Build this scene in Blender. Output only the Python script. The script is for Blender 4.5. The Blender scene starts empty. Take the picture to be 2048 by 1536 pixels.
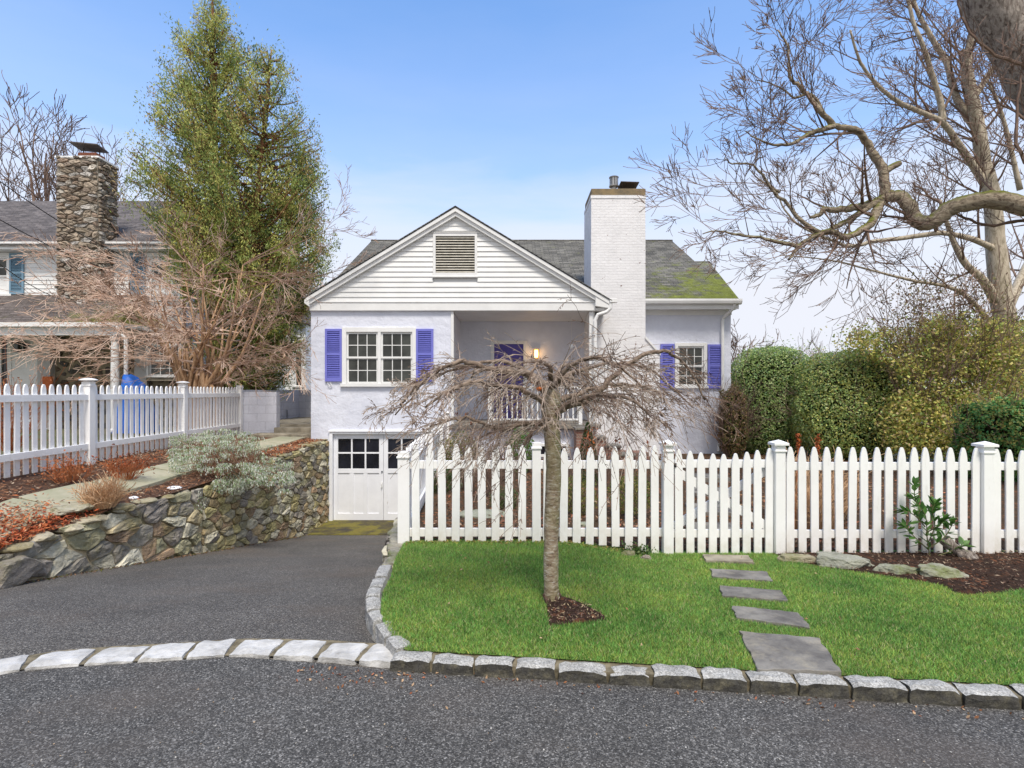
import bpy, math, random
import numpy as np
from mathutils import Vector, noise as mnoise

# ------------------------------------------------------------------ basics
F, HOR, CX, EYE = 1100.0, 782.0, 1024.0, 1.6      # focal length and horizon of a 2048 px wide view, eye height
sc = bpy.context.scene
COL = sc.collection
R = random.Random(7)
NR = np.random.default_rng(11)
WL = {}                                            # world location of every object made here

def P(px, py, Y): return Vector(((px-CX)/F*Y, Y, EYE-(py-HOR)/F*Y))
def PX(px, Y): return (px-CX)/F*Y
def PZ(py, Y): return EYE-(py-HOR)/F*Y
def G(px, py, z):
    Y = F*(EYE-z)/(py-HOR)
    return Vector(((px-CX)/F*Y, Y, z))
def lerp(a, b, t): return a+(b-a)*t
def interp(x, xs, ys): return float(np.interp(x, xs, ys))
def sstep(a, b, x):
    t = min(1, max(0, (x-a)/(b-a))); return t*t*(3-2*t)

# ------------------------------------------------------------------ mesh builder
class MB:
    def __init__(s): s.v = []; s.f = []; s.c = []; s.cc = None
    def add(s, vs, fs):
        n = len(s.v); s.v.extend(vs)
        for f in fs:
            s.f.append([i+n for i in f])
            s.c.append(s.cc)
    def box(s, x0, x1, y0, y1, z0, z1):
        s.add([(x0,y0,z0),(x1,y0,z0),(x1,y1,z0),(x0,y1,z0),(x0,y0,z1),(x1,y0,z1),(x1,y1,z1),(x0,y1,z1)],
              [(0,3,2,1),(4,5,6,7),(0,1,5,4),(1,2,6,5),(2,3,7,6),(3,0,4,7)])
    def obox(s, c, sx, sy, sz, rz=0, rx=0, ry=0):
        from mathutils import Euler
        m = Euler((rx,ry,rz)).to_matrix(); c = Vector(c)
        vs = [tuple(c+m@Vector((a*sx/2,b*sy/2,d*sz/2))) for d in (-1,1) for (a,b) in ((-1,-1),(1,-1),(1,1),(-1,1))]
        s.add(vs, [(0,3,2,1),(4,5,6,7),(0,1,5,4),(1,2,6,5),(2,3,7,6),(3,0,4,7)])
    def quad(s, *p): s.add([tuple(q) for q in p], [tuple(range(len(p)))])
    def prism_xz(s, pts, y0, y1):                 # outline in x,z (counter-clockwise seen from -y), thickness in y
        n = len(pts)
        vs = [(x,y0,z) for x,z in pts]+[(x,y1,z) for x,z in pts]
        s.add(vs, [tuple(range(n)), tuple(range(2*n-1,n-1,-1))]+[(i,i+n,(i+1)%n+n,(i+1)%n) for i in range(n)])
    def prism_xy(s, pts, z0, z1):
        n = len(pts)
        zz0 = z0 if callable(z0) else (lambda x,y: z0); zz1 = z1 if callable(z1) else (lambda x,y: z1)
        vs = [(x,y,zz0(x,y)) for x,y in pts]+[(x,y,zz1(x,y)) for x,y in pts]
        s.add(vs, [tuple(range(n-1,-1,-1)), tuple(range(n,2*n))]+[(i,(i+1)%n,(i+1)%n+n,i+n) for i in range(n)])
    def tube(s, pts, rad, n=6, cap=True):
        pts = [Vector(p) for p in pts]; k = len(pts)
        if not hasattr(rad, '__len__'): rad = [rad]*k
        vs = []; up = None
        for i in range(k):
            t = (pts[min(i+1,k-1)]-pts[max(i-1,0)])
            if t.length < 1e-9: t = Vector((0,0,1))
            t.normalize()
            if up is None:
                up = t.orthogonal().normalized()
            else:
                up = (up-t*up.dot(t))
                up = up.normalized() if up.length > 1e-6 else t.orthogonal().normalized()
            b = t.cross(up)
            for j in range(n):
                a = 2*math.pi*j/n
                q = pts[i]+(up*math.cos(a)+b*math.sin(a))*rad[i]
                vs.append((q.x,q.y,q.z))
        fs = []
        for i in range(k-1):
            for j in range(n):
                fs.append((i*n+j, i*n+(j+1)%n, (i+1)*n+(j+1)%n, (i+1)*n+j))
        if cap:
            fs.append(tuple(range(n-1,-1,-1))); fs.append(tuple(range((k-1)*n, k*n)))
        s.add(vs, fs)
    def lathe(s, c, prof, n=20):                  # prof: (r, z)
        vs = []; k = len(prof)
        for r, z in prof:
            for j in range(n):
                a = 2*math.pi*j/n
                vs.append((c[0]+r*math.cos(a), c[1]+r*math.sin(a), c[2]+z))
        fs = [(i*n+j, i*n+(j+1)%n, (i+1)*n+(j+1)%n, (i+1)*n+j) for i in range(k-1) for j in range(n)]
        fs.append(tuple(range(n-1,-1,-1))); fs.append(tuple(range((k-1)*n, k*n)))
        s.add(vs, fs)
    def build(s, name, mat, parent=None, origin=None, smooth=False, bevel=0):
        if origin is None:
            if parent is not None: origin = WL[parent]
            else:
                a = np.array(s.v); origin = Vector(((a[:,0].min()+a[:,0].max())/2, (a[:,1].min()+a[:,1].max())/2, a[:,2].min()))
        origin = Vector(origin)
        me = bpy.data.meshes.new(name)
        o0 = (origin.x, origin.y, origin.z)
        me.from_pydata([(a-o0[0], b-o0[1], c-o0[2]) for a,b,c in s.v], [], s.f)
        if any(c is not None for c in s.c):
            ca = me.color_attributes.new('Col', 'FLOAT_COLOR', 'CORNER')
            arr = []
            for f, c in zip(s.f, s.c):
                c = c or (1,1,1)
                arr.extend([c[0],c[1],c[2],1.0]*len(f))
            ca.data.foreach_set('color', arr)
        for m in (mat if isinstance(mat, (list,tuple)) else [mat]): me.materials.append(m)
        if smooth: me.polygons.foreach_set('use_smooth', [True]*len(me.polygons))
        me.update()
        o = bpy.data.objects.new(name, me); COL.objects.link(o)
        if bevel:
            b = o.modifiers.new('bevel', 'BEVEL'); b.width = bevel; b.segments = 2; b.limit_method = 'ANGLE'
        place(o, origin, parent)
        return o

def place(o, origin, parent=None):
    origin = Vector(origin)
    if parent is not None:
        o.parent = parent; o.location = origin-WL[parent]
    else: o.location = origin
    WL[o] = origin

def np_mesh(name, v, f, mat, parent=None, origin=(0,0,0), cols=None, smooth=False):
    """v (n,3), f (m,k) all faces with k corners, cols (m,3)"""
    me = bpy.data.meshes.new(name)
    origin = Vector(origin) if parent is None else (WL[parent] if tuple(origin) == (0,0,0) else Vector(origin))
    v = v-np.array([origin.x,origin.y,origin.z])
    m, k = f.shape
    me.vertices.add(len(v)); me.vertices.foreach_set('co', v.astype(np.float32).ravel())
    me.loops.add(m*k); me.loops.foreach_set('vertex_index', f.astype(np.int32).ravel())
    me.polygons.add(m); me.polygons.foreach_set('loop_start', np.arange(0, m*k, k, dtype=np.int32))
    me.polygons.foreach_set('loop_total', np.full(m, k, dtype=np.int32))
    if smooth: me.polygons.foreach_set('use_smooth', [True]*m)
    me.update(calc_edges=True)
    if cols is not None:
        ca = me.color_attributes.new('Col', 'FLOAT_COLOR', 'CORNER')
        c4 = np.ones((m,k,4), np.float32); c4[:,:,:3] = cols[:,None,:]
        ca.data.foreach_set('color', c4.ravel())
    me.materials.append(mat)
    o = bpy.data.objects.new(name, me); COL.objects.link(o); place(o, origin, parent)
    return o

def tag(o, label=None, cat=None, group=None, kind=None):
    if label: o['label'] = label
    if cat: o['category'] = cat
    if group: o['group'] = group
    if kind: o['kind'] = kind
    return o
def thing(name, label, cat, loc, group=None):
    o = bpy.data.objects.new(name, None); COL.objects.link(o); o.empty_display_size = .2
    o.location = loc; WL[o] = Vector(loc)
    return tag(o, label, cat, group)

# ------------------------------------------------------------------ materials
def newmat(name):
    m = bpy.data.materials.new(name); m.use_nodes = True
    nt = m.node_tree; b = nt.nodes['Principled BSDF']
    return m, nt, b
def N(nt, t, **kw):
    n = nt.nodes.new(t)
    for k, v in kw.items():
        if k.startswith('_'): setattr(n, k[1:], v)
        else: n.inputs[k.replace('__',' ')].default_value = v
    return n
def L(nt, a, b): nt.links.new(a, b)
def rgba(c): return (c[0],c[1],c[2],1)
def coords(nt, world=False, scale=(1,1,1)):
    if world: src = N(nt,'ShaderNodeNewGeometry').outputs['Position']
    else: src = N(nt,'ShaderNodeTexCoord').outputs['Object']
    mp = N(nt,'ShaderNodeMapping'); mp.inputs['Scale'].default_value = scale
    L(nt, src, mp.inputs['Vector']); return mp.outputs['Vector']
def noise(nt, vec, scale, detail=6, rough=.6, dist=0):
    n = N(nt,'ShaderNodeTexNoise', Scale=scale, Detail=detail, Roughness=rough, Distortion=dist); L(nt, vec, n.inputs['Vector']); return n.outputs['Fac']
def ramp(nt, fac, stops):
    r = N(nt,'ShaderNodeValToRGB'); e = r.color_ramp.elements
    while len(e) < len(stops): e.new(.5)
    for el, (p, c) in zip(e, stops):
        el.position = p; el.color = rgba(c) if hasattr(c,'__len__') else (c,c,c,1)
    L(nt, fac, r.inputs['Fac']); return r.outputs['Color']
def mix(nt, fac, a, b, mode='MIX'):
    m = N(nt,'ShaderNodeMix', _data_type='RGBA', _blend_type=mode)
    for sock, val in ((m.inputs[0],fac),(m.inputs[6],a),(m.inputs[7],b)):
        if hasattr(val,'links') or hasattr(val,'is_linked'): L(nt, val, sock)
        elif hasattr(val,'__len__'): sock.default_value = rgba(val)
        else: sock.default_value = val
    return m.outputs[2]
def mth(nt, op, a, b=0.0, clamp=False):
    m = N(nt,'ShaderNodeMath', _operation=op); m.use_clamp = clamp
    for sock, val in ((m.inputs[0],a),(m.inputs[1],b)):
        if hasattr(val,'is_linked'): L(nt, val, sock)
        else: sock.default_value = val
    return m.outputs[0]
def bump(nt, b, h, strength=.4, dist=.02, prev=None):
    n = N(nt,'ShaderNodeBump', Strength=strength, Distance=dist); L(nt, h, n.inputs['Height'])
    if prev is not None: L(nt, prev, n.inputs['Normal'])
    L(nt, n.outputs['Normal'], b.inputs['Normal']); return n.outputs['Normal']

def simple(name, c1, c2=None, ns=4, rough=.7, bs=0, bscale=40, bdist=.004, attr=False, spec=.3, world=False, stretch=(1,1,1), dirt=None, metal=0, trans=0):
    m, nt, b = newmat(name)
    v = coords(nt, world, stretch)
    c2 = c2 or c1
    col = ramp(nt, noise(nt, v, ns), [(.37,c1),(.63,c2)])
    if attr:
        a = N(nt,'ShaderNodeAttribute', _attribute_name='Col')
        col = mix(nt, 1.0, col, a.outputs['Color'], 'MULTIPLY')
    if dirt:
        d = ramp(nt, noise(nt, coords(nt, True, dirt.get('st',(1,1,1))), dirt.get('s',3), 8, .7), [(dirt.get('a',.55),0.0),(dirt.get('b',.75),1.0)])
        col = mix(nt, mth(nt,'MULTIPLY',d,dirt.get('f',.5)), col, dirt['c'])
    L(nt, col, b.inputs['Base Color'])
    b.inputs['Roughness'].default_value = rough
    b.inputs['Specular IOR Level'].default_value = spec
    b.inputs['Metallic'].default_value = metal
    if trans:
        tr = N(nt,'ShaderNodeBsdfTranslucent'); L(nt, col, tr.inputs['Color'])
        ms = N(nt,'ShaderNodeMixShader', Fac=trans)
        L(nt, b.outputs[0], ms.inputs[1]); L(nt, tr.outputs[0], ms.inputs[2])
        L(nt, ms.outputs[0], nt.nodes['Material Output'].inputs['Surface'])
    if bs: bump(nt, b, noise(nt, v, bscale), bs, bdist)
    return m

def asphalt_mat(name, base, light, brown):
    m, nt, b = newmat(name); v = coords(nt, True)
    vor = N(nt,'ShaderNodeTexVoronoi', Scale=150.0); L(nt, v, vor.inputs['Vector'])
    vor2 = N(nt,'ShaderNodeTexVoronoi', Scale=55.0); L(nt, v, vor2.inputs['Vector'])
    sep = N(nt,'ShaderNodeSeparateColor'); L(nt, vor.outputs['Color'], sep.inputs[0])
    sep2 = N(nt,'ShaderNodeSeparateColor'); L(nt, vor2.outputs['Color'], sep2.inputs[0])
    speck = ramp(nt, sep.outputs[0], [(0,[x*.38 for x in base]),(.6,base),(.93,light),(1,[x*1.7 for x in light])])
    spots = ramp(nt, sep2.outputs[0], [(.955,0.0),(.975,1.0)])
    near = ramp(nt, vor2.outputs['Distance'], [(.2,1.0),(.4,0.0)])
    col = mix(nt, mth(nt,'MULTIPLY',mth(nt,'MULTIPLY',spots,near),.6), speck, [x*2.4 for x in light])
    big = ramp(nt, noise(nt, v, 1.3, 5, .6), [(.3,0.8),(.7,1.15)])
    col = mix(nt, 1.0, col, big, 'MULTIPLY')
    br = ramp(nt, noise(nt, coords(nt, True, (1,1.6,1)), .8, 6, .6), [(.5,0.0),(.72,1.0)])
    col = mix(nt, mth(nt,'MULTIPLY',br,.5), col, brown)
    crv = N(nt,'ShaderNodeTexVoronoi', _feature='DISTANCE_TO_EDGE', Scale=.55)
    wv = N(nt,'ShaderNodeVectorMath', _operation='ADD'); L(nt, v, wv.inputs[0])
    nz = N(nt,'ShaderNodeTexNoise', Scale=2.5, Detail=5.0); L(nt, v, nz.inputs['Vector'])
    L(nt, nz.outputs['Color'], wv.inputs[1]); L(nt, wv.outputs[0], crv.inputs['Vector'])
    L(nt, col, b.inputs['Base Color']); b.inputs['Roughness'].default_value = .82
    b.inputs['Specular IOR Level'].default_value = .35
    h = mth(nt,'ADD', mth(nt,'MULTIPLY',vor.outputs['Distance'],-1.0), mth(nt,'MULTIPLY',noise(nt,v,160,3),.5))
    bump(nt, b, h, .75, .005)
    return m

def stone_mat(name, tint=(1,1,1), moss=(.10,.11,.02), mossf=.5, mosslo=.52, streak=.5):
    m, nt, b = newmat(name); v = coords(nt, True)
    a = N(nt,'ShaderNodeAttribute', _attribute_name='Col')
    n1 = ramp(nt, noise(nt, coords(nt,True,(1,1,2.2)), 6, 10, .65, .8), [(.25,.45),(.5,1.0),(.62,1.15),(.75,1.75)])
    col = mix(nt, 1.0, a.outputs['Color'], n1, 'MULTIPLY')
    vn = ramp(nt, noise(nt, coords(nt,True,(1,1,3)), 9, 4, .5, 2.5), [(.50,0.0),(.53,1.0),(.56,0.0)])
    col = mix(nt, mth(nt,'MULTIPLY',vn,streak), col, (.42,.41,.38))
    ms = ramp(nt, noise(nt, v, 2.2, 9, .7), [(mosslo,0.0),(mosslo+.14,1.0)])
    col = mix(nt, mth(nt,'MULTIPLY',ms,mossf), col, moss)
    col = mix(nt, 1.0, col, tint, 'MULTIPLY')
    L(nt, col, b.inputs['Base Color']); b.inputs['Roughness'].default_value = .85
    b.inputs['Specular IOR Level'].default_value = .25
    bump(nt, b, noise(nt, v, 22, 10, .7), .8, .03)
    return m

def shingle_mat(name, c1, c2, moss=None, mossbox=None, axis='x'):
    m, nt, b = newmat(name)
    g = N(nt,'ShaderNodeNewGeometry').outputs['Position']
    s = N(nt,'ShaderNodeSeparateXYZ'); L(nt, g, s.inputs[0])
    cmb = N(nt,'ShaderNodeCombineXYZ')
    L(nt, s.outputs['X'] if axis=='x' else s.outputs['Y'], cmb.inputs[0]); L(nt, s.outputs['Z'], cmb.inputs[1])
    bk = N(nt,'ShaderNodeTexBrick', _offset=.37, Scale=1.0, Mortar__Size=.006, Mortar__Smooth=.2, Bias=0.0, Brick__Width=.26, Row__Height=.062)
    bk.inputs['Color1'].default_value = rgba(c1); bk.inputs['Color2'].default_value = rgba(c2); bk.inputs['Mortar'].default_value = rgba([x*.35 for x in c1])
    L(nt, cmb.outputs[0], bk.inputs['Vector'])
    v = coords(nt, True)
    col = mix(nt, 1.0, bk.outputs['Color'], ramp(nt, noise(nt, v, 30, 6, .7), [(.3,.55),(.7,1.5)]), 'MULTIPLY')
    col = mix(nt, 1.0, col, ramp(nt, noise(nt, v, 1.2, 6, .7), [(.3,.7),(.7,1.25)]), 'MULTIPLY')
    if moss:
        x0, x1, z0, z1 = mossbox
        mx = N(nt,'ShaderNodeMapRange'); mx.inputs['From Min'].default_value = x0; mx.inputs['From Max'].default_value = x1; L(nt, s.outputs['X'], mx.inputs['Value'])
        mz = N(nt,'ShaderNodeMapRange'); mz.inputs['From Min'].default_value = z1; mz.inputs['From Max'].default_value = z0; L(nt, s.outputs['Z'], mz.inputs['Value'])
        f = mth(nt,'MULTIPLY', mx.outputs[0], mz.outputs[0])
        f = mth(nt,'ADD', f, mth(nt,'MULTIPLY', mth(nt,'SUBTRACT', noise(nt, v, 2.6, 9, .75), .5), 2.6))
        f = ramp(nt, f, [(.24,0.0),(.70,1.0)])
        mc = ramp(nt, noise(nt, v, 7, 6, .7), [(.35,[x*.55 for x in moss]),(.6,moss),(.75,[x*1.6 for x in moss])])
        col = mix(nt, mth(nt,'MULTIPLY',f,.85), col, mc)
    L(nt, col, b.inputs['Base Color']); b.inputs['Roughness'].default_value = .92; b.inputs['Specular IOR Level'].default_value = .15
    h = mth(nt,'ADD', mth(nt,'MULTIPLY',bk.outputs['Fac'],-1.0), mth(nt,'MULTIPLY',noise(nt,v,40,6),.8))
    bump(nt, b, h, .8, .02)
    return m

def brick_mat(name, c, paint=True, c2=None, mortar=None, bw=.2, rh=.067):
    m, nt, b = newmat(name)
    g = N(nt,'ShaderNodeNewGeometry').outputs['Position']
    s = N(nt,'ShaderNodeSeparateXYZ'); L(nt, g, s.inputs[0])
    cmb = N(nt,'ShaderNodeCombineXYZ'); L(nt, mth(nt,'ADD',s.outputs['X'],s.outputs['Y']), cmb.inputs[0]); L(nt, s.outputs['Z'], cmb.inputs[1])
    bk = N(nt,'ShaderNodeTexBrick', _offset=.5, Scale=1.0, Mortar__Size=.006, Mortar__Smooth=.6, Bias=0.0, Brick__Width=bw, Row__Height=rh)
    bk.inputs['Color1'].default_value = rgba(c); bk.inputs['Color2'].default_value = rgba(c2 or [x*.93 for x in c]); bk.inputs['Mortar'].default_value = rgba(mortar or [x*.72 for x in c])
    dv = N(nt,'ShaderNodeVectorMath', _operation='ADD'); L(nt, cmb.outputs[0], dv.inputs[0])
    dn = N(nt,'ShaderNodeTexNoise', Scale=6.0, Detail=3.0); L(nt, g, dn.inputs['Vector'])
    ds = N(nt,'ShaderNodeVectorMath', _operation='SCALE'); ds.inputs['Scale'].default_value = .02; L(nt, dn.outputs['Color'], ds.inputs[0]); L(nt, ds.outputs[0], dv.inputs[1])
    L(nt, dv.outputs[0], bk.inputs['Vector'])
    col = mix(nt, 1.0, bk.outputs['Color'], ramp(nt, noise(nt, g, 3, 8, .7), [(.3,.9),(.7,1.05)]), 'MULTIPLY')
    if paint:
        chip = ramp(nt, noise(nt, g, 9, 3, .5), [(.72,0.0),(.74,1.0)])
        col = mix(nt, chip, col, (.16,.07,.05))
    L(nt, col, b.inputs['Base Color']); b.inputs['Roughness'].default_value = .75
    h = mth(nt,'ADD', mth(nt,'MULTIPLY',bk.outputs['Fac'],-.7), mth(nt,'MULTIPLY',noise(nt,g,16,6),1.3))
    bump(nt, b, h, .5, .012)
    return m

M = {}
WHITE = (.80,.80,.79)
M['white'] = simple('white_paint', WHITE, (.74,.74,.73), 3, .45, .15, 60, .002, dirt=dict(c=(.42,.38,.30), s=2.5, a=.6, b=.85, f=.25))
M['fence'] = simple('fence_paint', (.90,.895,.89), (.82,.815,.80), 5, .55, .2, 90, .002, stretch=(1,1,.25), dirt=dict(c=(.40,.36,.26), s=4, a=.58, b=.82, f=.3, st=(1,1,.5)))
def fence_mat():
    m, nt, b = newmat('fence_paint'); v = coords(nt, False, (1,1,.25)); g = coords(nt, True)
    col = ramp(nt, noise(nt, g, 2.2, 6, .6), [(.3,(.90,.895,.89)),(.7,(.81,.80,.785))])
    s = N(nt,'ShaderNodeSeparateXYZ'); L(nt, N(nt,'ShaderNodeTexCoord').outputs['Object'], s.inputs[0])
    low = N(nt,'ShaderNodeMapRange'); low.inputs['From Min'].default_value = .30; low.inputs['From Max'].default_value = .0; L(nt, s.outputs['Z'], low.inputs['Value'])
    f = mth(nt,'MULTIPLY', low.outputs[0], ramp(nt, noise(nt, g, 9, 7, .7), [(.35,.1),(.7,1.0)]))
    col = mix(nt, mth(nt,'MULTIPLY',f,.6), col, (.50,.44,.30))
    d = ramp(nt, noise(nt, coords(nt, True, (5,5,1)), 5, 8, .7), [(.58,0.0),(.78,1.0)])
    col = mix(nt, mth(nt,'MULTIPLY',d,.4), col, (.50,.47,.40))
    L(nt, col, b.inputs['Base Color']); b.inputs['Roughness'].default_value = .6
    bump(nt, b, noise(nt, coords(nt, True, (12,12,1)), 8, 6, .7), .25, .003); return m
M['fence'] = fence_mat()
M['peel'] = simple('garage_paint', (.86,.87,.91), (.80,.81,.85), 3, .5, .2, 60, .002, dirt=dict(c=(.3,.27,.22), s=4, a=.66, b=.74, f=.55, st=(2,1,.5)))
M['stucco'] = simple('lavender_stucco', (.665,.685,.775), (.725,.745,.83), 1.6, .85, .55, 5, .05, spec=.15, dirt=dict(c=(.54,.555,.63), s=1.2, a=.5, b=.8, f=.55))
M['stucco_porch'] = M['stucco']
M['block'] = brick_mat('painted_block', (.74,.75,.83), False, bw=.42, rh=.21)
M['brick'] = brick_mat('white_painted_brick', (.80,.79,.80), c2=(.79,.78,.79), mortar=(.765,.755,.765))
M['redbrick'] = brick_mat('old_brick', (.30,.14,.10), False, (.22,.13,.10), (.32,.29,.24))
M['purple'] = simple('periwinkle_paint', (.165,.175,.56), (.185,.195,.61), 4, .5, .1, 60, .002)
M['doorpurple'] = simple('violet_paint', (.075,.055,.30), (.085,.065,.33), 4, .4)
M['blueshut'] = simple('blue_grey_paint', (.17,.29,.39), (.20,.32,.42), 4, .5)
M['dark'] = simple('dark_interior', (.02,.02,.02), rough=.9)
M['metal'] = simple('galvanised_metal', (.42,.42,.41), (.3,.29,.28), 8, .4, metal=.7)
M['rustmetal'] = simple('dark_weathered_metal', (.09,.085,.09), (.15,.12,.11), 12, .55, metal=.4)
M['terracotta'] = simple('terracotta', (.42,.15,.09), (.33,.13,.08), 10, .8)
M['concrete'] = simple('concrete', (.36,.32,.25), (.22,.19,.14), 5, .9, .4, 60, .005, dirt=dict(c=(.08,.075,.06), s=4, a=.5, b=.75, f=.7))
M['capstone'] = simple('chimney_cap', (.27,.20,.11), (.16,.13,.09), 5, .9, .5, 40, .006)
M['slate'] = simple('bluestone', (.10,.092,.085), (.24,.225,.20), 4.5, .75, .7, 9, .03, world=True, dirt=dict(c=(.36,.32,.24), s=5, a=.5, b=.7, f=.65))
M['tanslate'] = simple('greenish_flagstone', (.30,.30,.20), (.40,.37,.27), 3, .85, .4, 14, .01, world=True, dirt=dict(c=(.15,.17,.07), s=5, a=.55, b=.75, f=.5))
M['orange'] = simple('orange_plastic', (.55,.14,.04), (.42,.1,.03), 6, .6)
M['tarp'] = simple('blue_tarp', (.02,.12,.55), (.03,.17,.65), 3, .45, .5, 8, .03)
M['black'] = simple('black_metal', (.02,.02,.022), rough=.45)
M['mortar'] = simple('wall_mortar', (.40,.33,.21), (.56,.46,.30), 6, .95, .8, 30, .02, world=True, dirt=dict(c=(.09,.10,.03), s=2.5, a=.5, b=.66, f=.6))
M['stone'] = stone_mat('fieldstone', tint=(1.18,1.10,.95), mossf=.5, mosslo=.49, moss=(.17,.16,.06))
M['stone2'] = stone_mat('brown_fieldstone', mossf=.12, streak=.15)
M['rock'] = stone_mat('garden_rock', mossf=.75, mosslo=.47, moss=(.12,.15,.02))
M['asphalt'] = asphalt_mat('road_asphalt', (.080,.0765,.072), (.18,.173,.162), (.115,.095,.080))
M['driveway'] = asphalt_mat('driveway_asphalt', (.098,.090,.082), (.20,.187,.168), (.13,.10,.078))
M['wood'] = simple('raw_wood', (.35,.24,.14), (.25,.17,.10), 9, .8)

def glass_mat(name, c, rough=.05):
    m, nt, b = newmat(name)
    v = coords(nt, True)
    col = ramp(nt, noise(nt, v, 1.7, 5, .6), [(.35,[x*.5 for x in c]),(.65,[x*1.7 for x in c])])
    L(nt, col, b.inputs['Base Color']); b.inputs['Roughness'].default_value = rough
    b.inputs['Specular IOR Level'].default_value = .5
    return m
M['glass'] = glass_mat('window_glass', (.035,.038,.034))
M['glassdark'] = glass_mat('garage_glass', (.012,.013,.02), .12)
def emit(name, c, s):
    m, nt, b = newmat(name); b.inputs['Base Color'].default_value = rgba(c)
    b.inputs['Emission Color'].default_value = rgba(c); b.inputs['Emission Strength'].default_value = s; return m
M['lamp'] = emit('lit_lamp_glass', (1,.55,.18), 3.5)
M['globe'] = simple('white_globe', (.85,.85,.85), rough=.3)

def granite_mat():
    m, nt, b = newmat('granite'); v = coords(nt, True)
    sp = N(nt,'ShaderNodeTexVoronoi', Scale=160.0); L(nt, v, sp.inputs['Vector'])
    s = N(nt,'ShaderNodeSeparateColor'); L(nt, sp.outputs['Color'], s.inputs[0])
    col = ramp(nt, s.outputs[0], [(0,(.22,.215,.20)),(.5,(.38,.37,.345)),(1,(.54,.53,.50))])
    col = mix(nt, 1.0, col, ramp(nt, noise(nt, v, 11, 8, .7), [(.3,.65),(.55,1.0),(.75,1.25)]), 'MULTIPLY')
    # road grime and moss on the roadside faces
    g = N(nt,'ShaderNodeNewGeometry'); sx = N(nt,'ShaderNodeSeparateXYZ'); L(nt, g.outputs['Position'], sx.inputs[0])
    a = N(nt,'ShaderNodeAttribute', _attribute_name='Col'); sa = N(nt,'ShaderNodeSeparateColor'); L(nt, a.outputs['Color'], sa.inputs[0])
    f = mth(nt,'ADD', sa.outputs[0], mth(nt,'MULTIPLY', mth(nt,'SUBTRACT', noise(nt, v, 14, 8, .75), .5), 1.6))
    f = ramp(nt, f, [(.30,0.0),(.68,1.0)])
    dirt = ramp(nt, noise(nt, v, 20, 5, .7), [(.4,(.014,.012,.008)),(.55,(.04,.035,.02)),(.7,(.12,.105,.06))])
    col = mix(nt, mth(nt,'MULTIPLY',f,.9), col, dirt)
    L(nt, col, b.inputs['Base Color']); b.inputs['Roughness'].default_value = .85
    bump(nt, b, noise(nt, v, 35, 8, .7), .7, .015); return m
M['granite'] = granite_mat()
M['kerbmortar'] = simple('dirty_joint_mortar', (.10,.085,.055), (.24,.20,.13), 14, .95, .6, 40, .01, world=True)
M['apron'] = simple('pale_granite', (.58,.57,.55), (.40,.39,.37), 9, .85, .7, 28, .014, world=True, spec=.2, dirt=dict(c=(.22,.21,.19), s=14, a=.55, b=.7, f=.6))

def ground_mats():
    def soil(name, c1, c2, c3, leaf, lf=.5):
        m, nt, b = newmat(name); v = coords(nt, True)
        col = ramp(nt, noise(nt, v, 30, 10, .8), [(.3,c1),(.55,c2),(.72,c3)])
        vo = N(nt,'ShaderNodeTexVoronoi', Scale=38.0); L(nt, coords(nt,True,(1,.6,1)), vo.inputs['Vector'])
        s = N(nt,'ShaderNodeSeparateColor'); L(nt, vo.outputs['Color'], s.inputs[0])
        lm = mth(nt,'MULTIPLY', ramp(nt, s.outputs[0], [(.72,0.0),(.76,1.0)]), ramp(nt, noise(nt, v, 1.5, 4), [(.4,0.0),(.6,lf)]))
        lc = mix(nt, s.outputs[1], leaf, [x*1.7 for x in leaf])
        col = mix(nt, lm, col, lc)
        L(nt, col, b.inputs['Base Color']); b.inputs['Roughness'].default_value = .95; b.inputs['Specular IOR Level'].default_value = .1
        bump(nt, b, noise(nt, v, 45, 8, .75), 1.0, .03); return m
    M['mulch'] = soil('dark_mulch', (.022,.013,.009), (.06,.036,.026), (.13,.08,.06), (.17,.07,.035), .7)
    M['mulchl'] = soil('leafy_mulch', (.045,.028,.02), (.12,.07,.05), (.26,.16,.11), (.34,.15,.07), .9)
    M['litter_soil'] = soil('winter_garden_soil', (.035,.024,.014), (.10,.068,.045), (.20,.15,.09), (.22,.09,.04), .8)
    m, nt, b = newmat('lawn_turf'); v = coords(nt, True)
    col = ramp(nt, noise(nt, v, 60, 8, .8), [(.3,(.06,.12,.02)),(.55,(.15,.28,.05)),(.75,(.28,.40,.11))])
    L(nt, col, b.inputs['Base Color']); b.inputs['Roughness'].default_value = .9; bump(nt, b, noise(nt, v, 90, 6), 1, .02)
    M['turf'] = m
    m, nt, b = newmat('far_ground'); v = coords(nt, True)
    col = ramp(nt, noise(nt, v, .5, 8, .7), [(.3,(.10,.085,.05)),(.5,(.13,.12,.06)),(.7,(.08,.10,.035))])
    col = mix(nt, 1.0, col, ramp(nt, noise(nt, v, 20, 6, .7), [(.3,.5),(.7,1.4)]), 'MULTIPLY')
    L(nt, col, b.inputs['Base Color']); b.inputs['Roughness'].default_value = .95; bump(nt, b, noise(nt, v, 12, 8), 1, .05)
    M['ground'] = m
ground_mats()
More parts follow.
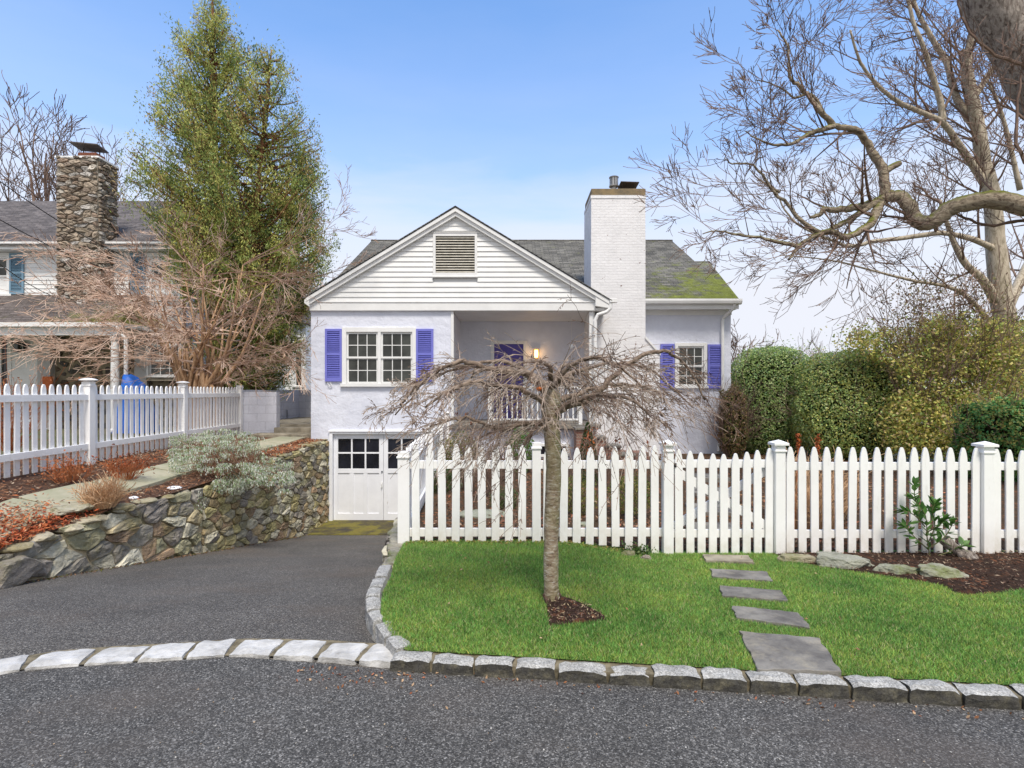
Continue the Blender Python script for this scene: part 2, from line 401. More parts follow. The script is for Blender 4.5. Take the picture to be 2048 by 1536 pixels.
def leafm(name, trans=.25, rough=.5, spec=.35):
    m, nt, b = newmat(name)
    a = N(nt,'ShaderNodeAttribute', _attribute_name='Col')
    L(nt, a.outputs['Color'], b.inputs['Base Color']); b.inputs['Roughness'].default_value = rough; b.inputs['Specular IOR Level'].default_value = spec
    if trans:
        tr = N(nt,'ShaderNodeBsdfTranslucent'); L(nt, a.outputs['Color'], tr.inputs['Color'])
        ms = N(nt,'ShaderNodeMixShader', Fac=trans); L(nt, b.outputs[0], ms.inputs[1]); L(nt, tr.outputs[0], ms.inputs[2])
        L(nt, ms.outputs[0], nt.nodes['Material Output'].inputs['Surface'])
    return m
M['leaf'] = leafm('leaves', .35); M['grass'] = leafm('grass_blades', .3, .6, .2); M['dryleaf'] = leafm('dry_leaves', .15, .8, .1)
def bark(name, c1, c2, ridge=.5, st=(6,6,1.2), scale=8, moss=None, dist=.02):
    m, nt, b = newmat(name)
    v = coords(nt, True, st)
    n = noise(nt, v, scale, 8, .7, .6)
    col = ramp(nt, n, [(.38,c1),(.56,c2)])
    if moss:
        g = N(nt,'ShaderNodeNewGeometry'); s = N(nt,'ShaderNodeSeparateXYZ'); L(nt, g.outputs['Normal'], s.inputs[0])
        f = mth(nt,'ADD', s.outputs['Z'], mth(nt,'MULTIPLY', mth(nt,'SUBTRACT', noise(nt, coords(nt,True), 4, 8, .7), .5), 2.0))
        col = mix(nt, mth(nt,'MULTIPLY', ramp(nt, f, [(.35,0.0),(.8,1.0)]), .9), col, moss)
    L(nt, col, b.inputs['Base Color']); b.inputs['Roughness'].default_value = .9; b.inputs['Specular IOR Level'].default_value = .15
    bump(nt, b, n, ridge, dist); return m
M['bark_oak'] = bark('furrowed_bark', (.13,.095,.075), (.52,.45,.39), 1.0, (9,9,2.0), 2.2, dist=.10)
M['bark_oak_moss'] = bark('mossy_bark', (.16,.12,.085), (.46,.38,.28), 1.0, (2.5,8,8), 2.5, moss=(.19,.21,.03), dist=.07)
M['bark_grey'] = bark('grey_smooth_bark', (.26,.22,.155), (.50,.43,.33), .5, (3,3,1), 6)
M['twig_dark'] = simple('brown_twigs', (.14,.092,.07), (.26,.18,.14), 3, .85, spec=.15)
M['twig_red'] = simple('reddish_tan_twigs', (.36,.21,.14), (.64,.49,.39), 4, .85, spec=.15)
M['twig_weep'] = simple('pale_drooping_twigs', (.25,.185,.14), (.47,.38,.31), 5, .8, spec=.2)
M['bark_weep'] = bark('weeping_limb_bark', (.085,.058,.042), (.30,.23,.175), .5, (4,4,4), 6)
M['bark_shrub'] = bark('orange_brown_stems', (.26,.14,.07), (.50,.33,.20), .6, (8,8,1), 3)
M['bark_red'] = bark('shaggy_red_bark', (.12,.055,.03), (.26,.13,.07), .9, (8,8,.8), 3)
def cherry_bark():
    m, nt, b = newmat('cherry_trunk_bark'); v = coords(nt, True, (1,1,2.6))
    n = noise(nt, v, 15, 10, .75, .5)
    col = ramp(nt, n, [(.34,(.06,.04,.028)),(.44,(.22,.155,.10)),(.54,(.34,.27,.185)),(.66,(.54,.49,.40))])
    g = ramp(nt, noise(nt, coords(nt,True,(1,1,.5)), 5, 5), [(.45,0.0),(.7,1.0)])
    col = mix(nt, mth(nt,'MULTIPLY',g,.55), col, (.20,.22,.06))
    len_ = ramp(nt, noise(nt, coords(nt,True,(1,1,5)), 22, 3, .5), [(.60,0.0),(.64,1.0)])
    col = mix(nt, mth(nt,'MULTIPLY',len_,.7), col, (.58,.55,.48))
    L(nt, col, b.inputs['Base Color']); b.inputs['Roughness'].default_value = .75; bump(nt, b, n, .9, .015); return m
M['bark_cherry'] = cherry_bark()

# ------------------------------------------------------------------ ground heights
YF = 5.5                                            # line of the front fence
def kerb_back(x): return 3.18-.12*x
def zf(x): return lerp(.09, -.025, sstep(.35, 1.45, x))
def lawn_z(x, y):
    yb = kerb_back(x)
    t = min(1, max(0, (y-yb)/(YF-yb)))
    return lerp(.068, zf(x), t) + .02*math.sin(t*math.pi)
def drive_z(y): return interp(y, [2.5,3.4,4.2,11.3,11.6,14], [0,0,-.10,-1.40,-1.44,-1.44])
def wall_x(y): return -5.04+.105*(y-5.4)
WT = ([5.0,5.4,5.9,6.4,6.9,8.2,9.5,10.8,12.35,12.9], [-.05,0.0,.04,.09,.12,.13,.22,.34,.44,.46])
def garden_l(x, y):                                  # garden bed left of the driveway
    zw = interp(y, *WT); xw = wall_x(y)
    zfen = interp(y, [4.5,6.0,7,14], [.28,.44,.51,.52])
    t = min(1, max(0, (xw-x)/(xw+6.6)))
    return lerp(zw, zfen, t) if x > -6.6 else zfen
def garden_r(x, y): return lerp(zf(x), lerp(.06,-.02,sstep(-.5,4,x)), sstep(5.5, 9, y))

def sheet(name, xs, ys, zfun, mat, inside=None):
    mb = MB(); nx, ny = len(xs), len(ys)
    mb.v = [(x(y) if callable(x) else x, y, 0) for y in ys for x in xs]
    mb.v = [(a,b,zfun(a,b)) for a,b,_ in mb.v]
    for j in range(ny-1):
        for i in range(nx-1):
            mb.f.append([j*nx+i, j*nx+i+1, (j+1)*nx+i+1, (j+1)*nx+i]); mb.c.append(None)
    return mb.build(name, mat, origin=(0,0,0), smooth=True)
lin = lambda a,b,n: list(np.linspace(a,b,n))

# road: one large sheet, up to the kerb and apron line
mb = MB()
mb.quad((-90,-25,0),(90,-25,0),(90,2.9,-.0),(7,2.25,0),(2.7,2.76,0),(-.72,3.16,0),(-1.2,3.24,0),(-1.75,3.33,0),(-2.95,3.12,0),(-5,2.7,0),(-90,2.7,0))
tag(mb.build('road', M['asphalt'], origin=(0,0,0)), kind='structure')
# driveway, sloping down to the garage; its near edge runs under the granite apron
def xr_drive(y): return interp(y, [2.6,3.2,3.6,4.0,4.4,4.85,5.2,5.95,6.8,12.9], [-.60,-.66,-.92,-1.00,-1.06,-1.10,-1.18,-1.30,-1.35,-1.70])
mb = MB(); ys = [2.6,2.95,3.25,3.4]+lin(3.6,12.85,40)
for j in range(len(ys)-1):
    pass
xs_n = 14
vs = []
for y in ys:
    xl = min(-4.2, wall_x(max(y,5.2))) -.06 if y > 5.0 else lerp(-9, -5.2, sstep(2.6,5.0,y))
    xr = xr_drive(y)
    for i in range(xs_n):
        x = lerp(xl, xr, i/(xs_n-1)); vs.append((x, y, drive_z(y)-(.02 if y < 3.3 else 0)))
mb.add(vs, [(j*xs_n+i, j*xs_n+i+1, (j+1)*xs_n+i+1, (j+1)*xs_n+i) for j in range(len(ys)-1) for i in range(xs_n-1)])
tag(mb.build('driveway', M['driveway'], origin=(0,0,0), smooth=True), kind='structure')
# mossy concrete threshold before the garage
def moss_thr():
    m, nt, b = newmat('mossy_threshold'); v = coords(nt, True)
    f = noise(nt, v, 1.6, 8, .7)
    col = ramp(nt, f, [(.38,(.045,.038,.028)),(.48,(.09,.075,.025)),(.56,(.17,.15,.02)),(.66,(.13,.08,.03))])
    L(nt, col, b.inputs['Base Color']); b.inputs['Roughness'].default_value = .95; bump(nt, b, noise(nt, v, 40, 6), .8, .02); return m
mb = MB(); mb.box(-4.3, -1.75, 11.55, 12.85, -1.6, -1.415)
tag(mb.build('threshold', moss_thr(), origin=(-3,12.2,-1.5)), kind='structure')

# lawn sheet
def lawn_left(y): return interp(y, [3.1,3.28,3.5,3.75,4.1,4.45,4.85,5.5], [-.60,-.66,-.80,-.90,-.97,-.98,-1.04,-1.08])
mb = MB(); nx = 40; rows = 20; vs = []
for j in range(rows+1):
    for i in range(nx+1):
        t = j/rows; x = lerp(-1.1, 9, (i/nx)**1.3)
        y = lerp(kerb_back(x), YF+.12, t)
        x2 = max(x, lawn_left(y)) if x < -.5 else x
        vs.append((x2, y, lawn_z(x2, y)))
mb.add(vs, [(j*(nx+1)+i, j*(nx+1)+i+1, (j+1)*(nx+1)+i+1, (j+1)*(nx+1)+i) for j in range(rows) for i in range(nx)])
tag(mb.build('lawn_ground', M['turf'], origin=(0,0,0), smooth=True), kind='structure')
# garden soil between fence and house (right of the driveway)
o = sheet('garden_soil', [lambda y: interp(y,[5.4,12.9,16],[-1.12,-1.68,-1.68])]+[lin(-1,9,22)[k] for k in range(22)], lin(YF+.1, 15.2, 22),
          lambda x,y: garden_r(x,y)+.012*mnoise.noise(Vector((x*2,y*2,0))), M['litter_soil'])
tag(o, kind='structure')
# garden bed left of the driveway
mb = MB(); vs = []; ys = lin(4.2, 13.6, 48); nx = 22
for y in ys:
    for i in range(nx):
        x = lerp(wall_x(y)-.05 if y > 5 else wall_x(5)-.05-(5-y)*2.2, -8.6, i/(nx-1))
        z = garden_l(x, y)+.025*mnoise.noise(Vector((x*3,y*3,5)))
        vs.append((x,y,z))
mb.add(vs, [(j*nx+i, (j+1)*nx+i, (j+1)*nx+i+1, j*nx+i+1) for j in range(len(ys)-1) for i in range(nx-1)])
tag(mb.build('garden_bed', M['mulchl'], origin=(0,0,0), smooth=True), kind='structure')
# far ground to the horizon, open where the driveway is sunk
mb = MB()
for q in (((-300,2.4,.0),(-8.6,2.4,.2),(-8.6,13.6,.52),(-300,13.6,.52)),
          ((-300,13.6,.52),(-4.6,13.6,.50),(-4.6,40,.3),(-300,40,.3)),
          ((-4.6,14.0,-.06),(300,14.0,-.1),(300,40,-.3),(-4.6,40,.3)),
          ((9,2.2,.0),(300,2.2,0),(300,14.0,-.1),(9,14.0,-.06)),
          ((-300,40,.3),(-4.6,40,.3),(300,40,-.3),(300,900,-6),(-300,900,-6)),
          ((-14,2.5,-.42),(-4.9,2.5,-.42),(-4.9,5.5,-.42),(-14,5.5,-.42)), ((-14,4.0,-.02),(-8.4,4.0,-.02),(-8.4,4.6,.15),(-14,4.6,.15)),
          ((-900,40,.3),(-300,40,.3),(-300,900,-6),(-900,900,-6)), ((300,40,-.3),(900,40,-.3),(900,900,-6),(300,900,-6))):
    mb.quad(*q)
tag(mb.build('ground', M['ground'], origin=(0,0,0)), kind='structure')

# ------------------------------------------------------------------ kerb stones
def rough_block(mb, p0, p1, depth, zt, zb, seed, side=1, zfun=None, amp=.008, round_=.014, grime=True):
    """block from p0 to p1 (front edge, 2-D), going back by depth to the left-hand side"""
    p0 = Vector(p0); p1 = Vector(p1); d = p1-p0; Ln = d.length; d.normalize(); nrm = Vector((-d.y, d.x))*side
    nx, ny, nz = 7, 4, 4
    idx = {}; vs = []; cols = {}
    def pt(i,j,k):
        if (i,j,k) in idx: return idx[(i,j,k)]
        u, w, h = i/nx, j/ny, k/nz
        cu = .5-abs(u-.5); cw = .5-abs(w-.5); ch = 1-h
        x = u*Ln; y = w*depth
        zt_ = zt+amp*1.2*mnoise.noise(Vector((seed*3.1,0,0)))
        e = max(0, 1-min(cu*Ln, 99)/round_)*max(0,1) if k == nz else 0
        ew = max(0, 1-cw*depth/round_) if k == nz else 0
        z = zb+(zt_-zb)*h-(e+ew)*round_*.6
        if h > .5:
            if i == 0: x += round_*.3
            if i == nx: x -= round_*.3
        n = Vector((x*14+seed*7, y*14, z*14))
        x += amp*mnoise.noise(n+Vector((9,0,0))); y += amp*1.3*mnoise.noise(n+Vector((0,9,0))); z += (amp*mnoise.noise(n+Vector((0,0,9))) if k else 0)
        q = p0+d*x+nrm*y
        idx[(i,j,k)] = len(vs); vs.append((q.x,q.y,z)); return idx[(i,j,k)]
    top = []; sides = []
    for i in range(nx):
        for j in range(ny): top.append((pt(i,j,nz),pt(i+1,j,nz),pt(i+1,j+1,nz),pt(i,j+1,nz)))
    for i in range(nx):
        for k in range(nz):
            sides.append((pt(i,0,k),pt(i+1,0,k),pt(i+1,0,k+1),pt(i,0,k+1)))
            sides.append((pt(i,ny,k+1),pt(i+1,ny,k+1),pt(i+1,ny,k),pt(i,ny,k)))
    for j in range(ny):
        for k in range(nz):
            sides.append((pt(0,j,k+1),pt(0,j+1,k+1),pt(0,j+1,k),pt(0,j,k)))
            sides.append((pt(nx,j,k),pt(nx,j+1,k),pt(nx,j+1,k+1),pt(nx,j,k+1)))
    n0 = len(mb.v); mb.v.extend(vs)
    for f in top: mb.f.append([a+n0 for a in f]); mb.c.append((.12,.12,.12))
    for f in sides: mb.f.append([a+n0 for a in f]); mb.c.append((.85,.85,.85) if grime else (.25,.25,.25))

kerb = thing('granite_kerb', 'rough granite block kerb edging the front lawn along the road', 'kerb', (0,3.12,0))
bed = MB(); x = -.70; k = 0; zoff = 0; dx = 1/math.sqrt(1+.12**2)
while x < 8.5:
    ln = R.uniform(.215,.27); x2 = x+ln*dx
    mb = MB(); fy = lambda q: kerb_back(q)-.118+R.uniform(-.005,.005)
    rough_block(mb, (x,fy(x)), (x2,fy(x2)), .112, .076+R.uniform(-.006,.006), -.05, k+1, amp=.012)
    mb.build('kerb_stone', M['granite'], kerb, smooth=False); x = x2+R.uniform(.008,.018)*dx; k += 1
bed.prism_xy([(-.68,kerb_back(-.68)-.10),(8.5,kerb_back(8.5)-.10),(8.5,kerb_back(8.5)+.06),(-.68,kerb_back(-.68)+.06)], -.05, .058)
bed.build('mortar_bed', M['kerbmortar'], kerb)
kerb2 = thing('granite_kerb', 'curved granite block kerb between the driveway and the lawn', 'kerb', (-1.0,4.0,0))
outer = [(794,1303),(770,1277),(748,1247),(734,1223),(731,1196),(737,1176),(749,1155),(761,1130)]
pts = [G(a,b,.07).xy for a,b in outer]
mb2 = MB(); seg = []
for a, b in zip(pts[:-1], pts[1:]):
    d = (b-a).normalized(); mb = MB()
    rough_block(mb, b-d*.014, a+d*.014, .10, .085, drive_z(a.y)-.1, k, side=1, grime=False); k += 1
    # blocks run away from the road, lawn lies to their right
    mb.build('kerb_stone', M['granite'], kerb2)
# apron of pale granite flush with the road
apron = thing('granite_apron', 'row of pale granite blocks set flush across the driveway mouth', 'kerb', (-1.8,3.3,0))
bnd = [-190,-70,44,163,270,368,453,542,631,714,790]
def ap_y(px): return interp(px, [-200,0,46,163,267,364,453,542,631,714,790], [1388,1342,1338,1328,1322,1316,1310,1311,1314,1320,1326])
base = MB(); bl = []
for a, b in zip(bnd[:-1], bnd[1:]):
    p0 = G(a+4, ap_y(a), .012).xy; p1 = G(b-4, ap_y(b), .012).xy
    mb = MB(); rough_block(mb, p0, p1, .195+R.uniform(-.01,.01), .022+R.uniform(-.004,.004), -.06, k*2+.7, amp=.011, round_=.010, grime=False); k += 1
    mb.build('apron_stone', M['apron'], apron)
    bl.append((p0,p1))
bb = MB()
poly = [G(a, ap_y(a), .0).xy for a in bnd]
poly2 = [(p.x+.02, p.y+.21) for p in poly]
for i in range(len(poly)-1):
    bb.quad((poly[i].x,poly[i].y-.02,.006),(poly[i+1].x,poly[i+1].y-.02,.006),(poly2[i+1][0],poly2[i+1][1],.006),(poly2[i][0],poly2[i][1],.006))
bb.build('mortar_bed', M['kerbmortar'], apron)

# ------------------------------------------------------------------ grass
def in_poly(x, y, poly):
    x = np.asarray(x); y = np.asarray(y); c = np.zeros(x.shape, bool); n = len(poly)
    for i in range(n):
        x1,y1 = poly[i]; x2,y2 = poly[(i+1)%n]
        cond = ((y1>y)!=(y2>y)) & (x < (x2-x1)*(y-y1)/((y2-y1) or 1e-9)+x1)
        c ^= cond
    return c
def zm(x, y): return G(x, y, .06)
zo = lambda x,y: (1348+x*.3418, 860+y*.3418)
step_px = [[(165,732),(430,738),(470,782),(185,768)], [(213,815),(545,832),(572,888),(225,862)], [(265,915),(625,945),(665,1005),(285,975)],
           [(333,1035),(480,1048),(730,1078),(800,1165),(370,1105)], [(385,1185),(850,1225),(972,1420),(490,1408)]]
steps = []
for poly in step_px:
    pl = []
    for q in poly:
        a, b = zo(*q); g = G(a, b, .04)
        g = G(a, b, lawn_z(g.x, g.y)+.012); pl.append((g.x, g.y))
    steps.append(pl)
bed_px = [(560,700),(640,748),(850,806),(1180,862),(1430,908),(1570,935),(1640,985),(1720,1003),(1900,985),(2048,962),(2500,900),(2500,700)]
bedR = []
for q in bed_px:
    a, b = zo(*q); g = G(a, b, 0.0); bedR.append((g.x, min(g.y, YF+.1)))
patch_px = [(1340,540),(1360,680),(1560,662),(1755,640),(1735,610),(1600,540),(1500,505),(1440,490),(1380,470),(1330,470)]
patch = [G(700+a*.293, 1050+b*.293, .095).xy for a,b in patch_px]; patch = [(p.x,p.y) for p in patch]

n = 620000
x = NR.uniform(-1.1, 6.2, n); t = NR.uniform(0,1,n)**1.05
yb = 3.18-.12*x; y = yb+.0+t*(YF-.02-yb)
ok = (x > np.interp(y, [3.1,3.28,3.5,3.75,4.1,4.45,4.85,5.5], [-.58,-.64,-.79,-.89,-.96,-.97,-1.03,-1.07]))
ok &= ((x)/(y) < .98)
for pl in steps+[bedR, patch]:
    jx = x+NR.normal(0,.006,n); jy = y+NR.normal(0,.006,n)
    ok &= ~in_poly(jx, jy, pl)
x, y = x[ok], y[ok]; n = len(x)
z = np.array([lawn_z(a,b) for a,b in zip(x,y)])
h = NR.uniform(.012,.027,n); ang = NR.uniform(0,2*np.pi,n); w = NR.uniform(.0016,.0034,n)
lean = NR.uniform(0,1.5,n); la = NR.uniform(0,2*np.pi,n)
dx_, dy_ = np.cos(ang)*w, np.sin(ang)*w
v = np.empty((n,3,3)); v[:,0] = np.stack([x-dx_,y-dy_,z-.004],1); v[:,1] = np.stack([x+dx_,y+dy_,z-.004],1)
v[:,2] = np.stack([x+np.cos(la)*lean*h, y+np.sin(la)*lean*h, z+h],1)
pn = np.array([mnoise.noise(Vector((a*1.3,b*1.8,0)))+.6*mnoise.noise(Vector((a*5,b*5,3))) for a,b in zip(x[::1],y[::1])])
base_c = np.array([.22,.37,.085])[None]*(1+.7*NR.uniform(-1,1,n)[:,None])*(1+.3*pn[:,None])
base_c[:,0] *= 1+.5*np.clip(NR.normal(0,.6,n)+pn*.6,-.6,2.2)
dry = NR.uniform(0,1,n) < .07; base_c[dry] = np.array([.55,.48,.27])
tag(np_mesh('lawn_grass', v.reshape(-1,3), np.arange(n*3).reshape(-1,3), M['grass'], cols=np.clip(base_c,.004,.9)), 'short green lawn grass in front of the white fence', 'grass', kind='stuff')

# mulch sheets laid on the lawn
def poly_sheet(name, pl, zfun, mat, kind='structure', up=.006, cells=.12):
    xs = [p[0] for p in pl]; ys_ = [p[1] for p in pl]
    mb = MB(); bottom = [(a,b,zfun(a,b)+up) for a,b in pl]
    cx, cy = sum(xs)/len(xs), sum(ys_)/len(ys_)
    # triangulated fan with rings
    rings = 8; vs = []
    dense = []
    for i in range(len(pl)):
        a = Vector(pl[i]); b = Vector(pl[(i+1)%len(pl)]); m_ = max(1,int((b-a).length/cells))
        for q in range(m_): dense.append(a.lerp(b, q/m_))
    n_ = len(dense)
    for r_ in range(rings+1):
        for p in dense:
            q = Vector((cx,cy)).lerp(p, r_/rings)
            vs.append((q.x,q.y,zfun(q.x,q.y)+up+.02*(1-(r_/rings)**3)*(1+.8*mnoise.noise(Vector((q.x*9,q.y*9,0))))))
    mb.add(vs, [(r_*n_+i, r_*n_+(i+1)%n_, (r_+1)*n_+(i+1)%n_, (r_+1)*n_+i) for r_ in range(rings) for i in range(n_)])
    o = mb.build(name, mat, origin=(0,0,0), smooth=True)
    return tag(o, kind=kind)
poly_sheet('mulch_bed', bedR, lawn_z, M['mulch'])
poly_sheet('mulch_patch', patch, lawn_z, M['mulch'])
# stepping stones
lab = ['tan and pink flagstone lying right in front of the picket gate', 'second grey stepping stone out from the picket gate', 'middle grey stepping stone of the five in the lawn',
       'long curved slate stepping stone just beyond the largest one', 'largest slate stepping stone beside the road kerb']
for i, pl in enumerate(steps):
    # order counter-clockwise
    area = sum(pl[k][0]*pl[(k+1)%len(pl)][1]-pl[(k+1)%len(pl)][0]*pl[k][1] for k in range(len(pl)))
    if area < 0: pl = pl[::-1]
    dense = []
    for k_ in range(len(pl)):
        a = Vector(pl[k_]); b = Vector(pl[(k_+1)%len(pl)])
        for q in range(10):
            p = a.lerp(b, q/10); p += Vector((R.uniform(-.009,.009), R.uniform(-.007,.007))); dense.append((p.x,p.y))
    mb = MB(); mb.prism_xy(dense, lambda a,b: lawn_z(a,b)-.03, lambda a,b: lawn_z(a,b)+(.022 if i else .03))
    o = mb.build('stepping_stone', M['slate'] if i else M['concrete'], bevel=.004)
    tag(o, lab[i], 'stepping stone', 'stepping stones from the road to the gate')

# ------------------------------------------------------------------ rocks
def rock_mesh(mb, c, sx, sy, sz, seed, rz=0, sub=3, col=(.3,.3,.27), amp=.06):
    rr = random.Random(seed); import bmesh
    bm = bmesh.new(); bmesh.ops.create_icosphere(bm, subdivisions=sub, radius=1)
    planes = []
    for _ in range(11):
        nv = Vector((rr.gauss(0,1), rr.gauss(0,1), rr.gauss(0,1))).normalized(); planes.append((nv, rr.uniform(.6,.85)))
    planes.append((Vector((0,0,1)), .62))
    ca, sa = math.cos(rz), math.sin(rz); base = len(mb.v)
    for v_ in bm.verts:
        d = v_.co.normalized(); s_ = 1.0
        for nv, dd in planes:
            k_ = d.dot(nv)
            if k_ > 1e-3: s_ = min(s_, dd/k_)
        s_ += amp*mnoise.noise(d*2.5+Vector((seed,0,0)))+amp*.5*mnoise.noise(d*7+Vector((seed,0,0)))
        p = Vector((d.x*s_*sx, d.y*s_*sy, d.z*s_*sz))
        mb.v.append((c[0]+p.x*ca-p.y*sa, c[1]+p.x*sa+p.y*ca, c[2]+p.z))
    for f in bm.faces: mb.f.append([base+v_.index for v_ in f.verts]); mb.c.append(col)
    bm.free()
def rock(label, c, sx, sy, sz, seed, rz=0, col=(.3,.3,.27), grp='rocks edging the mulch bed', mat='rock'):
    mb = MB(); rock_mesh(mb, c, sx, sy, sz, seed, rz, 4, col, .13)
    o = mb.build('garden_rock', M[mat], smooth=False); return tag(o, label, 'rock', grp)
def zr(px, py, z=0.0): g = G(px, py, z); return g
g = zr(1600,1122); rock('flat mossy brown rock at the foot of the gate post', (g.x,g.y,lawn_z(g.x,g.y)+.015), .19,.10,.075, 3, -.15, (.34,.30,.20))
g = zr(1690,1134); rock('long moss topped rock beside the lawn, second from the gate post', (g.x,g.y,lawn_z(g.x,g.y)+.03), .30,.13,.12, 5, -.28, (.30,.30,.24))
g = zr(1800,1152); rock('low flat green rock between two larger rocks', (g.x,g.y,lawn_z(g.x,g.y)+.02), .20,.09,.085, 8, -.15, (.27,.27,.20))
g = zr(1878,1160); rock('pale wedge shaped rock at the end of the rock row', (g.x,g.y,lawn_z(g.x,g.y)+.035), .22,.11,.10, 12, -.12, (.36,.35,.28))
g = zr(1255,1112); rock('small brown stone at the lawn edge below the pickets', (g.x,g.y,lawn_z(g.x,g.y)+.0), .08,.06,.06, 21, .3, (.26,.22,.17))
g = zr(1292,1118); rock('rounded stone beside the ivy sprig under the fence', (g.x,g.y,lawn_z(g.x,g.y)+.0), .06,.05,.06, 22, .3, (.22,.18,.14))
for i, (px,py,s,lb) in enumerate([(960,1035,.34,'large mossy boulder behind the front pickets in dark soil'), (1165,1050,.12,'broken tan stone behind the pickets by the small green shrubs'), (920,975,.25,'pale grey slab behind the left front pickets')]):
    g = G(px, py, .05); rock(lb, (g.x, g.y, .05), s, s*.6, s*.38, 40+i, .4*i, (.28,.29,.22), 'boulders inside the front garden')

# ------------------------------------------------------------------ fieldstone walls (cells of a jittered grid, each its own bulging stone)
def clip(poly, a, b, c):                            # keep a*x+b*y<=c
    out = []
    for i in range(len(poly)):
        p, q = poly[i], poly[(i+1)%len(poly)]
        dp = a*p[0]+b*p[1]-c; dq = a*q[0]+b*q[1]-c
        if dp <= 0: out.append(p)
        if (dp < 0) != (dq < 0):
            t = dp/(dp-dq); out.append((p[0]+(q[0]-p[0])*t, p[1]+(q[1]-p[1])*t))
    return out
def stone_wall(mb, mapf, u0, u1, v0, v1, cu, cv, seed, cols, gap=.012, depth=.05, vb=None, vt=None, stretch=None):
    """stones over the (u, v) rectangle; mapf(u, v, d) gives the world point d metres out of the wall face"""
    rr = random.Random(seed); pts = []; nu = max(1,int((u1-u0)/cu)); nv = max(1,int((v1-v0)/cv))
    for j in range(-1, nv+2):
        for i in range(-1, nu+2):
            pts.append((u0+(i+.5+rr.uniform(-.62,.62)+(.5 if j%2 else 0))*cu, v0+(j+.5+rr.uniform(-.55,.55))*cv))
    asp = cu/cv
    for (a, b) in pts:
        if not (u0-.1 <= a <= u1+.1 and v0-.1 <= b <= v1+.1): continue
        lo = vb(a) if vb else v0; hi = vt(a) if vt else v1
        if b > hi+.05 or b < lo-.25: continue
        poly = [(a-1.6*cu,b-1.6*cv),(a+1.6*cu,b-1.6*cv),(a+1.6*cu,b+1.6*cv),(a-1.6*cu,b+1.6*cv)]
        for (c, d) in pts:
            if (c,d) == (a,b) or abs(c-a) > 3*cu or abs(d-b) > 3*cv: continue
            # distance in a space where cells are square
            A = (c-a); B = (d-b)*asp*asp
            poly = clip(poly, A, B, (A*(a+c)/2+B*(b+d)/2))
            if len(poly) < 3: break
        poly = clip(poly, -1, 0, -u0); poly = clip(poly, 1, 0, u1)
        if len(poly) < 3: continue
        poly = clip(poly, 0, 1, hi)
        poly = clip(poly, 0, -1, -lo+.12) if len(poly) >= 3 else poly
        if len(poly) < 3: continue
        mx = sum(p[0] for p in poly)/len(poly); my = sum(p[1] for p in poly)/len(poly)
        # densify, shrink by the joint, jitter
        ring = []
        for i in range(len(poly)):
            p, q = poly[i], poly[(i+1)%len(poly)]
            Ls = math.hypot(q[0]-p[0], q[1]-p[1]); m_ = max(1, int(Ls/(cu*.22)))
            for t in range(m_):
                ring.append((lerp(p[0],q[0],t/m_), lerp(p[1],q[1],t/m_)))
        # smooth corners
        ring = [((ring[i-1][0]+6*ring[i][0]+ring[(i+1)%len(ring)][0])/8+rr.uniform(-.06,.06)*cv, (ring[i-1][1]+6*ring[i][1]+ring[(i+1)%len(ring)][1])/8+rr.uniform(-.06,.06)*cv) for i in range(len(ring))]
        rad = max(.02, max(math.hypot(p[0]-mx,p[1]-my) for p in ring))
        if rad < .03: continue
        k_ = max(.3, 1-gap*1.6/rad*rr.uniform(.7,2.0))
        dd = depth*rr.uniform(.55,1.25); tilt_u = rr.uniform(-.25,.25); tilt_v = rr.uniform(-.35,.15)
        levels = [(1.0,-.05),(.985,.5),(.93,.88),(.62,1.0),(.3,1.0)]
        vs = []; n_ = len(ring)
        for lv, dp in levels:
            for (p0, p1) in ring:
                x_ = mx+(p0-mx)*k_*lv; y_ = my+(p1-my)*k_*lv
                nn = .55*mnoise.noise(Vector((x_*9,y_*9,seed+a*5)))+.4*mnoise.noise(Vector((x_*25,y_*25,seed+4)))
                o_ = dd*dp*(1+(nn if dp > .4 else 0)) + ((x_-mx)*tilt_u+(y_-my)*tilt_v if dp > .4 else 0)*.5
                x_ += .008*mnoise.noise(Vector((x_*20,y_*20,9)));
                vs.append(tuple(mapf(x_, y_, o_)))
        vs.append(tuple(mapf(mx, my, dd*1.02)))
        c0 = rr.choice(cols); f_ = rr.uniform(.7,1.3); mb.cc = (c0[0]*f_, c0[1]*f_, c0[2]*f_)
        fs = [(l*n_+i, l*n_+(i+1)%n_, (l+1)*n_+(i+1)%n_, (l+1)*n_+i) for l in range(len(levels)-1) for i in range(n_)]
        fs += [((len(levels)-1)*n_+i, (len(levels)-1)*n_+(i+1)%n_, len(vs)-1) for i in range(n_)]
        mb.add(vs, fs)
    mb.cc = None
WALLC = [(.34,.34,.30),(.22,.215,.21),(.42,.42,.37),(.38,.34,.24),(.19,.18,.18),(.46,.46,.41),(.34,.28,.18),(.36,.36,.26),(.30,.22,.16)]
rw = thing('retaining_wall', 'fieldstone retaining wall holding the raised bed left of the driveway', 'stone wall', (-4.7,9,-1))
core = MB(); ys = lin(5.0,12.8,40); vs = []
for y in ys:
    zt = interp(y,*WT)-.05; xb = wall_x(y); vs += [(xb-.02,y,drive_z(y)-.2),(xb-.02,y,zt),(xb-.38,y,zt),(xb-.38,y,drive_z(y)-.2)]
core.add(vs, [(4*i+a, 4*i+b, 4*i+4+b, 4*i+4+a) for i in range(len(ys)-1) for a,b in ((0,1),(1,2),(2,3))]+[(0,1,2,3),(len(vs)-1,len(vs)-2,len(vs)-3,len(vs)-4)])
